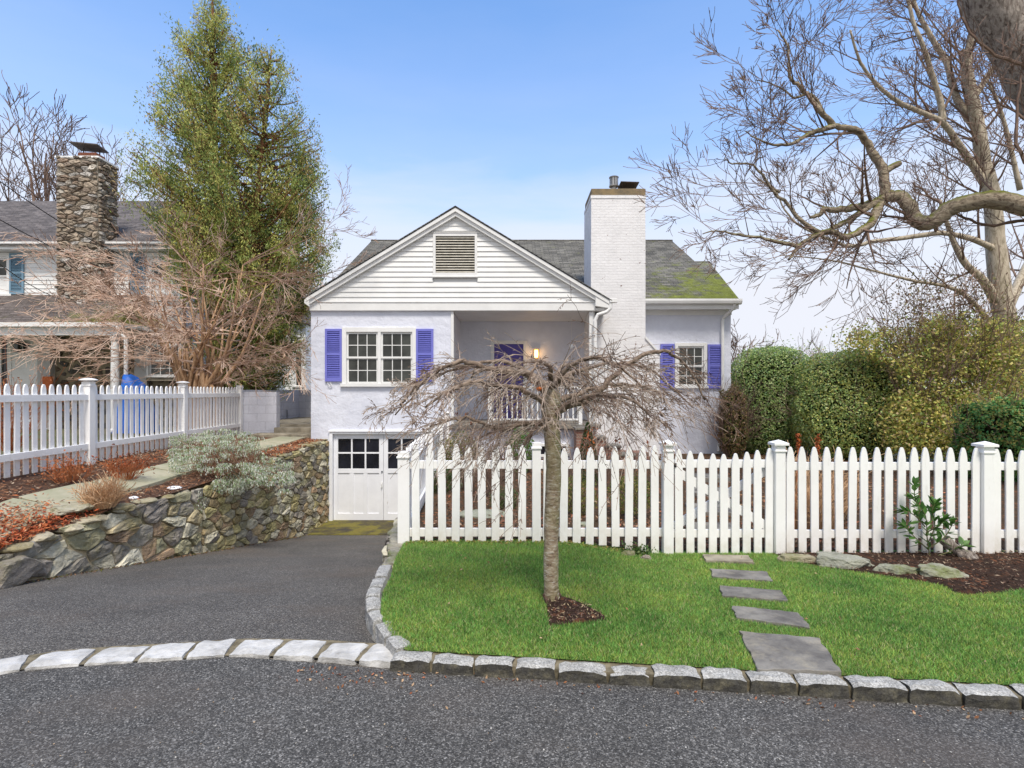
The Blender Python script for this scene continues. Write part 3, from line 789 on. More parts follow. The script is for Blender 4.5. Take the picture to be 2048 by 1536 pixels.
# piece that turns left beside the road
core.quad((-5.06,5.0,-.4),(-8.5,4.1,-.3),(-8.5,4.1,.05),(-5.06,5.0,-.06)); core.quad((-5.06,5.0,-.06),(-8.5,4.1,.05),(-8.5,4.45,.1),(-5.06,5.4,-.03))
core.build('mortar_core', M['mortar'], rw)
st = MB()
def wmap(u, v, d): return (wall_x(u)-.02+d, u, v)
stone_wall(st, wmap, 5.0, 8.4, -1.1, .16, .34, .19, 3, WALLC, .006, .045, vb=lambda u: drive_z(u)-.02, vt=lambda u: interp(u,*WT))
stone_wall(st, wmap, 8.4, 12.8, -1.6, .5, .24, .13, 4, WALLC+[(.34,.32,.18),(.3,.28,.16)], .005, .035, vb=lambda u: drive_z(u)-.02, vt=lambda u: interp(u,*WT))
stone_wall(st, lambda u,v,d: (-5.06-u, 5.0-.262*u-d, v), 0, 3.4, -.25, .1, .4, .22, 5, WALLC, .014, .07, vt=lambda u: -.02)
st.build('stonework', M['stone'], rw)
cap = MB(); y = 5.2; i = 0
while y < 12.7:
    ln = R.uniform(.22,.5)
    if R.random() < .85:
        zt = interp(y+ln/2,*WT); c0 = R.choice([(.30,.29,.22),(.36,.34,.28),(.24,.22,.15)])
        rock_mesh(cap, (wall_x(y)-.14+R.uniform(-.06,.06), y+ln/2, zt-.015), .21*R.uniform(.8,1.2), ln*.55, .075*R.uniform(.7,1.2), 300+i, R.uniform(-.2,.2), 3, c0)
    y += ln; i += 1
cap.build('coping_stones', M['stone'], rw)
mb = MB(); rock_mesh(mb, (-4.98,5.45,-.22), .17, .42, .24, 77, .1, 4, (.2,.19,.19)); mb.build('corner_boulder', M['stone'], rw)
g = Vector((-5.32,6.45,garden_l(-5.32,6.45))); rock('loose pale flat rock lying on the left bed above the wall', (g.x+.1,g.y,g.z+.03), .25,.2,.08, 91, .8, (.34,.34,.30), 'loose rocks on the left bed', 'stone')

rw2 = thing('retaining_wall', 'low mossy stone wall under the picket fence right of the driveway', 'stone wall', (-1.4,8,-.5))
def rx(y): return interp(y, [4.8,5.2,5.95,6.8,12.9], [-1.10,-1.20,-1.33,-1.38,-1.74])
core = MB(); ys = lin(4.85,12.75,30); vs = []
for y in ys: vs += [(rx(y)+.02,y,drive_z(y)-.2),(rx(y)+.02,y,.04),(rx(y)+.3,y,.055),(rx(y)+.3,y,drive_z(y)-.2)]
core.add(vs, [(4*i+b, 4*i+a, 4*i+4+a, 4*i+4+b) for i in range(len(ys)-1) for a,b in ((0,1),(1,2),(2,3))]+[(3,2,1,0)])
core.build('mortar_core', M['mortar'], rw2)
st = MB(); stone_wall(st, lambda u,v,d: (rx(u)+.02-d, u, v), 4.85, 12.7, -1.5, .08, .24, .15, 9, WALLC, .012, .05, vb=lambda u: drive_z(u)-.02, vt=lambda u: .06)
st.build('stonework', M['stone'], rw2)
cap = MB(); y = 4.9; i = 0
while y < 12.4:
    ln = R.uniform(.16,.32)
    rock_mesh(cap, (rx(y)+.07, y+ln/2, .05), .12*R.uniform(.8,1.15), ln*.58, .06, 500+i, R.uniform(-.2,.2), 3, R.choice([(.32,.30,.24),(.27,.25,.20),(.36,.33,.27)])); y += ln; i += 1
cap.build('coping_stones', M['rock'], rw2)

# flagstone path on the left bed
path_e = [(5.6,-5.75,-5.2),(6.5,-5.85,-5.3),(7.5,-5.75,-5.22),(8.7,-5.75,-5.2),(10,-5.65,-5.05),(11.2,-5.55,-4.95),(12.2,-5.5,-4.85),(12.95,-5.45,-4.85)]
for i, (a, b) in enumerate(zip(path_e[:-1], path_e[1:])):
    mb = MB(); q = [(a[1],a[0]+.012),(a[2],a[0]+.012+R.uniform(-.05,.05)),(b[2],b[0]-.012),(b[1],b[0]-.012+R.uniform(-.05,.05))]
    d = []
    for k_ in range(4):
        p0 = Vector(q[k_]); p1 = Vector(q[(k_+1)%4])
        for t in range(5): d.append(tuple(p0.lerp(p1,t/5)+Vector((R.uniform(-.012,.012),R.uniform(-.008,.008)))))
    mb.prism_xy(d, lambda x,y: garden_l(x,y)-.05, lambda x,y: garden_l(x,y)+.045)
    o = mb.build('path_slab', M['tanslate'], bevel=.006)
    tag(o, ['greenish path slab nearest the road on the left bed','long green flagstone behind the small tan twig clump','flagstone beyond the tan twig clump on the left bed','flagstone level with the near end of the frosted shrub','flagstone hidden behind the frosted shrub','path slab past the frosted shrub before the terrace steps','last path slab touching the terrace steps'][i], 'paving slab', 'flagstones leading to the terrace steps')
# snow patch remnants
mb = MB()
for (x_,y_,a_,b_) in ((-5.06,7.35,.06,.05),(-4.98,8.1,.11,.07)):
    z_ = garden_l(x_,y_); mb.lathe((x_,y_,z_-.005), [(a_,0),(a_*.9,.012),(a_*.5,.024),(.002,.027)], 10)
tag(mb.build('snow_patch', simple('snow',(.85,.87,.9),rough=.6)), 'last small patches of white snow beside the flagstones', 'snow', kind='stuff')

# ------------------------------------------------------------------ picket fences
def picket_mesh(h, w=.078, t=.02, tip='gothic'):
    mb = MB(); a = w/2
    if tip == 'gothic': pts = [(-a,0),(a,0),(a,h-.13),(a*.93,h-.095),(a*.74,h-.055),(a*.45,h-.018),(a*.2,h-.002),(-a*.2,h-.002),(-a*.45,h-.018),(-a*.74,h-.055),(-a*.93,h-.095),(-a,h-.13)]
    else: pts = [(-a,0),(a,0),(a,h-.10),(a*.96,h-.06),(a*.78,h-.028),(a*.45,h-.006),(a*.2,h),(-a*.2,h),(-a*.45,h-.006),(-a*.78,h-.028),(-a*.96,h-.06),(-a,h-.10)]
    mb.prism_xz(pts, -t/2, t/2)
    o = mb.build('picket', M['fence'], origin=(0,0,0), bevel=.003)
    return o
def add_picket(proto, parent, loc, rz, sz=1.0):
    c = proto.copy(); COL.objects.link(c)
    c.rotation_euler = (R.uniform(-.006,.006), R.uniform(-.009,.009), rz); c.scale = (1,1,sz)
    place(c, loc, parent); return c
def post(parent, x, y, z0, z1, w=.11, rz=0, cap='flat', name='post'):
    mb = MB(); mb.obox((x,y,(z0+z1)/2), w, w, z1-z0, rz)
    mb.obox((x,y,z1-.055), w+.02, w+.02, .02, rz)
    o = mb.build(name, M['fence'], parent, origin=(x,y,z0), bevel=.004)
    if cap:
        m2 = MB(); r_ = w/2+.024; c_, s_ = math.cos(rz), math.sin(rz)
        def q(a,b,z): return (x+a*c_-b*s_, y+a*s_+b*c_, z)
        if cap == 'flat':
            m2.obox((x,y,z1+.012), 2*r_, 2*r_, .024, rz)
            m2.add([q(-r_,-r_,z1+.024),q(r_,-r_,z1+.024),q(r_,r_,z1+.024),q(-r_,r_,z1+.024),q(0,0,z1+.055)], [(0,1,4),(1,2,4),(2,3,4),(3,0,4)])
        else:
            m2.lathe((x,y,z1), [(w*.45,0),(w*.62,.01),(w*.95,.02),(w*.98,.032),(w*.7,.045),(w*.3,.055),(.004,.06)], 20)
        m2.build('post_cap', M['fence'], o, origin=(x,y,z0), bevel=.002)
    return o
def rail(parent, a, b, h, t=.035, off=0.0):
    a = Vector(a); b = Vector(b); d = b-a; mb = MB(); nrm = Vector((-d.y,d.x,0)).normalized()*t/2; o_ = nrm.normalized()*off
    vs = [a-nrm+o_,b-nrm+o_,b+nrm+o_,a+nrm+o_]; vs = [(v_.x,v_.y,v_.z-h/2) for v_ in vs]+[(v_.x,v_.y,v_.z+h/2) for v_ in vs]
    mb.add(vs, [(3,2,1,0),(4,5,6,7),(0,1,5,4),(1,2,6,5),(2,3,7,6),(3,0,4,7)])
    return mb.build('rail', M['fence'], parent, bevel=.003)

PK = picket_mesh(1.0)
XF = lambda px: PX(px, YF)
# front fence left of the gate
fl = thing('picket_fence', 'white picket fence along the lawn left of the gate', 'fence', (.2,YF,0))
zpk = lambda x: zf(x)
cent = [858+26.6*i for i in range(8)]+[1094]+[1127+26.1*i for i in range(8)]
for px in cent:
    x_ = XF(px); zb_ = interp(px,[850,1090,1200,1240,1270,1320],[.085,.08,.06,.04,-.02,-.03]); zt_ = PZ(interp(px,[850,1060,1090,1130,1320],[887,890,896,896,890]),YF)
    add_picket(PK, fl, (x_,YF,zb_), 0, zt_-zb_)
for (px, w_, yt) in ((832,.10,884),):
    add_picket(PK, fl, (XF(832),YF,.08), 0, PZ(886,YF)-.08)
post(fl, XF(808), YF+.02, .0, PZ(903,YF), .115, 0, None)
post(fl, XF(1073), YF+.02, .03, PZ(885,YF), .085, 0, None)
for z_ in (PZ(930,YF), PZ(1066,YF)): rail(fl, (XF(800),YF+.035,z_), (XF(1328),YF+.035,z_), .082)
post(fl, XF(1335), YF, PZ(1112,YF), PZ(890,YF), .098, 0, 'flat')
# gate
gt = thing('garden_gate', 'white picket gate with dipped top and crossed braces', 'gate', (XF(1444),YF,0))
for i in range(9):
    px = 1358+22.5*i; dip = 908-12*abs((i-3.8)/4.2)**1.5
    add_picket(PK, gt, (XF(px),YF,PZ(1107,YF)), 0, PZ(dip,YF)-PZ(1107,YF))
for z_ in (PZ(928,YF), PZ(1068,YF)): rail(gt, (XF(1345),YF+.028,z_), (XF(1545),YF+.028,z_), .08, .03)
def brace(a, b, off):
    mb = MB(); A = Vector(a); B = Vector(b); L_ = (B-A).length; ang = math.atan2(B.z-A.z, B.x-A.x)
    mb.obox(tuple((A+B)/2+Vector((0,off,0))), L_, .022, .085, 0, 0, -ang); mb.build('brace', M['fence'], gt, bevel=.002)
brace((XF(1350),YF,PZ(940,YF)),(XF(1540),YF,PZ(1056,YF)), .028); brace((XF(1350),YF,PZ(1056,YF)),(XF(1540),YF,PZ(940,YF)), .053)
mb = MB(); mb.box(XF(1338),XF(1352),YF-.02,YF-.012,PZ(934,YF),PZ(926,YF)); mb.build('hinge', M['black'], gt)
# front fence right of the gate
fr = thing('picket_fence', 'white picket fence right of the gate before the hedges', 'fence', (3.9,YF,0))
post(fr, XF(1557), YF, PZ(1116,YF), PZ(890,YF), .098, 0, 'flat')
post(fr, XF(1970), YF, PZ(1108,YF), PZ(893,YF), .105, 0, 'flat')
post(fr, 6.9, YF, -.05, 1.05, .115, 0, 'flat')
cent = [1580+24.7*i for i in range(16)]+[1993+26*i for i in range(16)]
for px in cent: add_picket(PK, fr, (XF(px),YF,PZ(1106,YF)+.004), 0, PZ(interp(px,[1580,1943,1993,2100],[894,896,898,905]),YF)-PZ(1106,YF))
for z_ in (PZ(933,YF), PZ(1069,YF)): rail(fr, (XF(1560),YF+.03,z_), (6.9,YF+.03,z_), .08)
# fence beside the driveway, running back to the house
fs = thing('picket_fence', 'white picket fence running back beside the driveway to the house', 'fence', (-1.3,9,0))
A = Vector((XF(808),YF+.05,.06)); B = Vector((-1.52,12.5,.06)); d = B-A; n_ = 46; rz = math.atan2(d.y,d.x)
for i in range(n_):
    p = A.lerp(B,(i+.9)/n_); add_picket(PK, fs, p, rz, .96)
for zz in (.78,.2): rail(fs, A+Vector((0,.1,zz)), B+Vector((0,0,zz)), .08, .035, -.03)
for t in (.33,.66,1.0):
    p = A.lerp(B,t); post(fs, p.x+.05, p.y, 0, 1.08, .10, rz, 'flat')
# neighbour's side fence on the left
PK2 = picket_mesh(1.0, .080, .02, 'round')
fn = thing('picket_fence', 'white round tipped picket fence between the left bed and the stone neighbour house', 'fence', (-6.5,10,.5))
A = P(0,957,6.84); B = P(478,868,13.55); A.z = .50; B.z = .52; d = (B-A); Ln = d.length; rz = math.atan2(d.y,d.x)
import itertools
posts = [(178,7.95),(366,10.6),(480,13.6)]
def fence_pt(px):                                  # where the ray of column px meets the fence line
    k_ = (px-CX)/F; # x = k*y ; line A + t d
    t = (k_*A.y-A.x)/(d.x-k_*d.y); return A+d*t
pa, pb, pc = fence_pt(177), fence_pt(366), fence_pt(479)
start = A-d.normalized()*2.2
fz = lambda p: garden_l(-6.5, p.y)
nodes = [start, pa, pb, pc]
for k_, (s_, e_) in enumerate(zip(nodes[:-1], nodes[1:])):
    Ls = (e_-s_).length; m_ = int(Ls/.140)
    for i in range(1, m_):
        p = s_.lerp(e_, i/m_); p.z = .505; add_picket(PK2, fn, p, rz, 1.185)
    for zz in (.255+.22-.22, 1.0): rail(fn, (s_.x,s_.y,.505+zz), (e_.x,e_.y,.505+zz), .09, .035, -.028)
for p in (pa,pb,pc): post(fn, p.x+.0, p.y-.0, .45, 1.70+.04, .125, rz, 'round' if p is not pc else None)
# originals become real pickets
for PKx, par, loc, r_ in ((PK, fs, (-1.53,12.62,.06), math.pi/2), (PK2, fn, (start.x,start.y,.505), rz)):
    PKx.rotation_euler = (0,0,r_); place(PKx, loc, par); PKx.scale = (1,1,.96 if PKx is PK else 1.185)

# ------------------------------------------------------------------ main house
YH = 12.8
XH = lambda px: PX(px, YH)
ZH = lambda py: PZ(py, YH)
house = thing('house', 'lavender stucco cottage with white clapboard gable and violet front door', 'house', (0,14,0))
def wall_holes(mb, x0, x1, z0, z1, y, holes, t=.22):
    """front face at y with rectangular holes (x0,x1,z0,z1) and their reveals"""
    xs = sorted({x0,x1,*[h[0] for h in holes],*[h[1] for h in holes]}); zs = sorted({z0,z1,*[h[2] for h in holes],*[h[3] for h in holes]})
    inh = lambda cx,cz: any(h[0]<cx<h[1] and h[2]<cz<h[3] for h in holes)
    for i in range(len(xs)-1):
        for j in range(len(zs)-1):
            if not inh((xs[i]+xs[i+1])/2,(zs[j]+zs[j+1])/2):
                a,b,c,d = xs[i],xs[i+1],zs[j],zs[j+1]; mb.quad((a,y,c),(b,y,c),(b,y,d),(a,y,d))
    for a,b,c,d in holes:
        mb.quad((a,y,c),(a,y+t,c),(b,y+t,c),(b,y,c)); mb.quad((a,y,d),(b,y,d),(b,y+t,d),(a,y+t,d))
        mb.quad((a,y,c),(a,y,d),(a,y+t,d),(a,y+t,c)); mb.quad((b,y,c),(b,y+t,c),(b,y+t,d),(b,y,d))
XL, XR, XP0, XP1 = XH(622), 5.65, XH(904), XH(1186)
gx0, gx1, gz0, gz1 = XH(660), XH(872), -1.46, ZH(864)
wx0, wx1, wz0, wz1 = XH(688), XH(830), ZH(767), ZH(659)
mb = MB()
wall_holes(mb, XL, XP0, -1.5, ZH(622)+.02, YH, [(gx0,gx1,gz0,gz1),(wx0,wx1,wz0,wz1)])
mb.quad((XL,YH,-1.5),(XL,YH,3.6),(XL,24.8,3.6),(XL,24.8,-1.5))
mb.quad((XP0,YH,-1.5),(XP0,14.8,-1.5),(XP0,14.8,3.6),(XP0,YH,3.6))
mb.build('front_wall', M['stucco'], house)
mb = MB()
Yb = 14.2; XB = lambda px: PX(px,Yb); ZB = lambda py: PZ(py,Yb)
rx0, rx1, rz0, rz1 = XB(1352), XB(1411), ZB(772), ZB(689)
dpx = lambda px: PX(px,14.8); dx0, dx1, dz1, dz0 = dpx(986), dpx(1049), PZ(688,14.8), .80
wall_holes(mb, 2.6, XR, -.2, 3.9, Yb, [(rx0,rx1,rz0,rz1)])
wall_holes(mb, XP0, 2.3, -.2, 3.55, 14.8, [(dx0,dx1,dz0,dz1)])
mb.quad((XR,Yb,-.3),(XR,24.8,-.3),(XR,24.8,3.9),(XR,Yb,3.9)); mb.quad((XL,24.8,-1.5),(XL,24.8,3.9),(XR,24.8,3.9),(XR,24.8,-1.5))
# gable ends under the main roof
for xx in (XL, XR): mb.quad((xx,Yb,3.6),(xx,24.8,3.6),(xx,19.4,6.75))
mb.build('main_wall', M['stucco'], house)
# porch ceiling, beam, foundation
mb = MB(); mb.box(XP0+.01, 2.25, 12.95, 14.79, 3.47, 3.53); mb.build('porch_ceiling', M['white'], house)
# side post and right porch framing
mb = MB(); mb.box(XH(902), XH(907.5), 12.775, 12.90, .75, 3.455); mb.build('corner_trim', M['white'], house, bevel=.004); mb = MB(); mb.box(1.80,1.90,12.80,12.92,.75,3.455)
mb.box(1.83,1.95,12.93,13.6,3.25,3.46)
mb.build('corner_trim', M['white'], house, bevel=.004)
mb = MB(); bw0, bw1, bz0, bz1 = PX(1076,12.6), PX(1137,12.6), PZ(912,12.6), PZ(888,12.6)
wall_holes(mb, XP0+.0, 1.92, -.1, .74, 12.6, [(bw0,bw1,bz0,bz1)]); mb.quad((1.92,12.6,-.1),(1.92,14.0,-.1),(1.92,14.0,.74),(1.92,12.6,.74)); mb.quad((XP0,12.6,-.1),(XP0,12.6,.74),(XP0,YH,.74),(XP0,YH,-.1))
mb.build('porch_foundation', M['stucco'], house)
mb = MB(); mb.box(XP0+.005, 2.02, 12.45, 14.79, .74, .84); mb.build('porch_floor', M['slate'], house, bevel=.01)

def window(parent, x0, x1, z0, z1, y, cols=3, rows=4, depth=.05, name='window', cas=.06, glass='glass', sashes=1):
    """double hung window filling the hole, its frame standing proud of the wall"""
    mb = MB(); f = cas
    mb.box(x0-f*.4, x0+f*.6, y-.035, y+.08, z0, z1+f*.5); mb.box(x1-f*.6, x1+f*.4, y-.035, y+.08, z0, z1+f*.5)
    mb.box(x0+f*.6, x1-f*.6, y-.034, y+.08, z1-f*.6, z1+f*.49); mb.box(x0-f*.7, x1+f*.7, y-.07, y+.08, z0-f*.75, z0)
    w = mb.build(name, M['white'], parent, bevel=.004)
    a0, a1, b0, b1 = x0+f*.6, x1-f*.6, z0, z1-f*.6
    wd = (a1-a0)/sashes
    for s_ in range(sashes):
        c0 = a0+s_*wd; c1 = c0+wd
        if s_: 
            m2 = MB(); m2.box(c0-.035, c0+.035, y-.03, y+.06, b0+.001, b1-.001); m2.build('mullion', M['white'], w, bevel=.003); c0 += .035
        if s_ < sashes-1: c1 -= .035
        zm_ = (b0+b1)/2
        for (q0,q1,yy) in ((zm_-.012,b1,y+.01),(b0,zm_+.012,y+.035)):
            yy = y+.005 if q0 > zm_-.1 and q1 > zm_+.05 else y+.03
            m2 = MB(); e = .042
            m2.box(c0+.001,c0+e,yy,yy+.03,q0,q1); m2.box(c1-e,c1-.001,yy,yy+.03,q0,q1); m2.box(c0+e,c1-e,yy,yy+.03,q1-e,q1-.001); m2.box(c0+e,c1-e,yy,yy+.03,q0,q0+e)
            g0,g1,h0,h1 = c0+e,c1-e,q0+e,q1-e; rr = rows//2
            for i in range(1,cols): xx = lerp(g0,g1,i/cols); m2.box(xx-.009,xx+.009,yy+.004,yy+.026,h0,h1)
            for j in range(1,rr): zz = lerp(h0,h1,j/rr); m2.box(g0,g1,yy+.006,yy+.024,zz-.009,zz+.009)
            m2.build('sash', M['white'], w)
            m3 = MB(); m3.quad((g0,yy+.016,h0),(g1,yy+.016,h0),(g1,yy+.016,h1),(g0,yy+.016,h1)); m3.build('pane', M[glass], w)
    return w
window(house, wx0, wx1, wz0, wz1, YH, 3, 4, sashes=2, cas=.10)
window(house, rx0, rx1, rz0, rz1, Yb, 3, 4, cas=.08)
# small basement window
mb = MB(); mb.box(bw0-.02,bw0+.05,12.57,12.62,bz0,bz1); mb.box(bw1-.05,bw1+.02,12.57,12.62,bz0,bz1); mb.box(bw0+.05,bw1-.05,12.57,12.62,bz1-.05,bz1+.01); mb.box(bw0+.05,bw1-.05,12.57,12.62,bz0-.02,bz0+.04); mb.box((bw0+bw1)/2-.02,(bw0+bw1)/2+.02,12.575,12.615,bz0+.04,bz1-.05)
bwn = mb.build('basement_window', M['white'], house, bevel=.003)
mb = MB(); mb.quad((bw0+.05,12.6,bz0),(bw1-.05,12.6,bz0),(bw1-.05,12.6,bz1),(bw0+.05,12.6,bz1)); mb.build('pane', M['glassdark'], bwn)

def shutter(parent, x0, x1, z0, z1, y, mat, name='shutter'):
    mb = MB(); f = .05; yy = y-.045
    mb.box(x0,x0+f,yy,y-.005,z0,z1); mb.box(x1-f,x1,yy,y-.005,z0,z1)
    zc = lerp(z0,z1,.52)
    for a,b in ((z0,z0+.09),(zc-.03,zc+.03),(z1-.06,z1)): mb.box(x0+f,x1-f,yy+.001,y-.006,a,b)
    for a,b in ((z0+.09,zc-.03),(zc+.03,z1-.06)):
        n_ = max(3,int((b-a)/.042))
        for i in range(n_): mb.obox(((x0+x1)/2,yy+.021,a+(i+.5)*(b-a)/n_), x1-x0-2*f, .04, .009, 0, math.radians(38))
    mb.box(x0+f,x1-f,y-.010,y-.004,z0+.05,z1-.03)
    return mb.build(name, mat, parent, bevel=.002)
shutter(house, XH(651), XH(684.5), ZH(763), ZH(658), YH, M['purple']); shutter(house, XH(832.5), XH(867), ZH(763), ZH(658), YH, M['purple'])
shutter(house, XB(1320.5), XB(1348), ZB(777), ZB(688), Yb, M['purple']); shutter(house, XB(1415), XB(1444), ZB(777), ZB(689), Yb, M['purple'])
mb = MB(); mb.tube([(XH(656),YH-.01,ZH(764)),(XH(657),YH-.04,ZH(768)),(XH(661),YH-.04,ZH(772)),(XH(665),YH-.04,ZH(771)),(XH(661),YH-.035,ZH(765))], .008, 6); mb.build('shutter_hook', M['white'], house)

# gable: boards, vent, rake, roof
apx, apz, rk = -1.30, 5.83, .603
Yg = 12.76
xl = lambda z: apx-(apz-.12-z)/rk*.985; xr = lambda z: apx+(apz-.12-z)/rk
vx0, vx1, vz0, vz1 = XH(867), XH(955), ZH(553.5), ZH(467.5)
mb = MB(); ex = .118; z = 3.66
while z < apz-.16:
    z2 = z+ex; 
    a0, a1 = max(xl(z),-4.66), min(xr(z),1.90); b0, b1 = max(xl(min(z2,apz-.13)),-4.66), min(xr(min(z2,apz-.13)),1.90)
    zz2 = min(z2, apz-.13)
    def strip(p0,p1,q0,q1):
        mb.add([(p0,Yg-.020,z),(p1,Yg-.020,z),(q1,Yg,zz2),(q0,Yg,zz2),(p0,Yg+.002,z),(p1,Yg+.002,z)], [(0,1,2,3),(4,5,1,0)])
    if z2 > vz0-.01 and z < vz1: strip(a0,vx0,b0,vx0); strip(vx1,a1,vx1,b1)
    else: strip(a0,a1,b0,b1)
    z = z2
mb.build('gable_siding', M['white'], house)
mb = MB(); mb.prism_xz([(-4.7,3.5),(1.95,3.5),(1.95,3.7),(apx,apz-.1),(-4.7,3.7)], Yg+.03, YH+.1); mb.build('gable_wall', M['white'], house)
mb = MB(); mb.box(XH(622)-.01, XH(1190), Yg-.035, YH+.14, ZH(622), ZH(606)); mb.box(XH(622)-.02, XH(1190)+.01, Yg-.05, Yg-.036, ZH(606)-.0, ZH(604)); mb.build('fascia_board', M['white'], house, bevel=.004)
mb = MB(); w_ = .075
mb.box(vx0,vx0+w_*.8,Yg-.045,Yg+.0,vz0,vz1); mb.box(vx1-w_*.8,vx1,Yg-.045,Yg,vz0,vz1); mb.box(vx0+w_*.8,vx1-w_*.8,Yg-.045,Yg,vz1-w_,vz1); mb.box(vx0+w_*.8,vx1-w_*.8,Yg-.045,Yg,vz0,vz0+w_)
mb.box(vx0-.02,vx1+.02,Yg-.06,Yg,vz1,vz1+.02); mb.box(vx0-.015,vx1+.015,Yg-.06,Yg,vz0-.03,vz0)
ve = mb.build('gable_vent', M['white'], house, bevel=.003)
mb = MB(); n_ = 14
for i in range(n_): mb.obox(((vx0+vx1)/2,Yg-.006,vz0+w_+(i+.5)*(vz1-vz0-2*w_)/n_), vx1-vx0-1.7*w_, .058, .012, 0, math.radians(40))
mb.build('louvre', simple('aged_louvre', (.62,.59,.52),(.5,.47,.4),8), ve)
mb = MB(); mb.quad((vx0+.02,Yg+.028,vz0+.02),(vx1-.02,Yg+.028,vz0+.02),(vx1-.02,Yg+.028,vz1-.02),(vx0+.02,Yg+.028,vz1-.02)); mb.build('vent_backing', M['dark'], ve)
# rake boards (two steps) following the slope
def rake(off0, off1, y0, y1, name, mat, xa=-4.80, xb=2.30):
    mb = MB()
    for sx, xe in ((-1,xa),(1,xb)):
        def pt(t, off): 
            x = lerp(apx, xe, t); return (x, apz-abs(x-apx)*rk-off)
        p = [pt(0,off0), pt(1,off0), pt(1,off1), pt(0,off1)]
        if sx > 0: p = p[::-1]
        mb.prism_xz(p, y0, y1)
    return mb.build(name, mat, house)
rake(.02,.105,12.62,12.745,'rake_board',M['white'],-4.74,2.23); rake(.104,.20,12.66,12.744,'rake_moulding',M['white'],-4.66,2.14)
# eave returns
mb = MB(); mb.prism_xz([(-4.77,3.62),(-4.66,3.54),(-4.66,3.76),(-4.77,3.70)], 12.63, 12.9)
mb.build('eave_return', M['white'], house); mb = MB(); mb.prism_xz([(1.92,3.56),(2.27,3.50),(2.28,3.70),(2.10,3.79),(1.92,3.86)], 12.635, 12.76)
mb.box(1.90,2.22,12.765,14.2,3.47,3.53); mb.build('eave_return', M['white'], house)
SH = shingle_mat('grey_shingles', (.13,.125,.115), (.23,.22,.20))
SHM = shingle_mat('mossy_grey_shingles', (.105,.10,.09), (.21,.20,.175), (.19,.22,.03), (2.6,5.6,4.0,5.9))
SHY = shingle_mat('gable_roof_shingles', (.12,.12,.12), (.2,.2,.19), axis='y')
mb = MB()
for xe in (-4.79, 2.29):
    ze = apz-abs(xe-apx)*rk
    q = [(apx,apz),(xe,ze),(xe,ze+.022),(apx,apz+.022)]
    if xe > 0: q = q[::-1]
    mb.prism_xz(q, 12.60, 18.2)
mb.build('gable_roof', SHY, house)
# main roof
ye, ze, yr, zr_ = 13.86, 3.90, 19.4, 6.90
sl = (zr_-ze)/(yr-ye); zat = lambda y: ze+(y-ye)*sl
mb = MB(); th = .05
def roofpoly(pts):
    n_ = len(pts); vs = [(x,y,zat(y)) for x,y in pts]+[(x,y,zat(y)-th) for x,y in pts]
    mb.add(vs, [tuple(range(n_)), tuple(range(2*n_-1,n_-1,-1))]+[(i,i+n_,(i+1)%n_+n_,(i+1)%n_) for i in range(n_)])
roofpoly([(-4.95,ye),(5.74,ye),(6.10,17.05),(5.66,17.05),(5.64,yr),(-4.95,yr)])
mb.build('main_roof', SHM, house)
mb = MB(); mb.quad((-4.95,yr,zr_),(5.64,yr,zr_),(5.64,25,3.9),(-4.95,25,3.9)); mb.quad((5.66,17.05,zat(17.05)-.01),(6.10,17.05,zat(17.05)-.01),(6.10,21,zat(17.05)-.6),(5.66,21,zat(17.05)-.6))
mb.tube([(-4.97,yr,zr_),(5.66,yr,zr_+.0)], .04, 6); mb.build('rear_roof', SH, house)
mb = MB(); mb.quad((6.02,14.3,-.2),(6.02,21,-.2),(6.02,21,4.9),(6.02,17.05,5.4),(6.02,14.3,3.9)); 
# gutter and fascia of the main eave
mb = MB(); prof = [(-.115,.05),(-.12,.0),(-.10,-.06),(-.05,-.085),(0,-.085),(0,.05)]
n_ = len(prof); x0_, x1_ = 3.30, 5.76
vs = [(x0_,ye+a,ze+b-.04) for a,b in prof]+[(x1_,ye+a,ze+b-.04) for a,b in prof]
mb.add(vs, [tuple(range(n_)), tuple(range(2*n_-1,n_-1,-1))]+[(i,(i+1)%n_,(i+1)%n_+n_,i+n_) for i in range(n_)])
mb.build('gutter', M['white'], house)
mb = MB(); mb.box(3.31,5.72,ye+.005,ye+.04,ze-.23,ze-.09); mb.box(3.31,5.72,ye+.04,Yb,ze-.22,ze-.20); mb.box(3.32,5.66,Yb-.03,Yb-.001,ze-.34,ze-.22); mb.build('soffit', M['white'], house)
def downspout(pts, r=.04, name='downspout', parent=house):
    mb = MB(); mb.tube(pts, r, 10); return mb.build(name, M['white'], parent, smooth=False)
Yd = Yb-.07
downspout([(5.60,13.83,ze-.1),(5.58,13.88,ze-.22),(5.43,Yd,ze-.42),(5.41,Yd,ze-.52),(5.41,Yd,1.0),(5.40,Yd,.62),(5.30,Yd-.05,.20),(5.27,Yd-.1,.05)])
downspout([(2.27,12.66,3.66),(2.26,12.66,3.50),(2.18,12.67,3.42),(1.98,12.70,3.36),(1.92,12.71,3.22),(1.92,12.71,2.9),(1.92,12.71,.86)], .045)
mb = MB(); mb.box(2.24,2.42,12.60,12.70,3.63,3.72); mb.build('gutter_end', M['white'], house, bevel=.01)
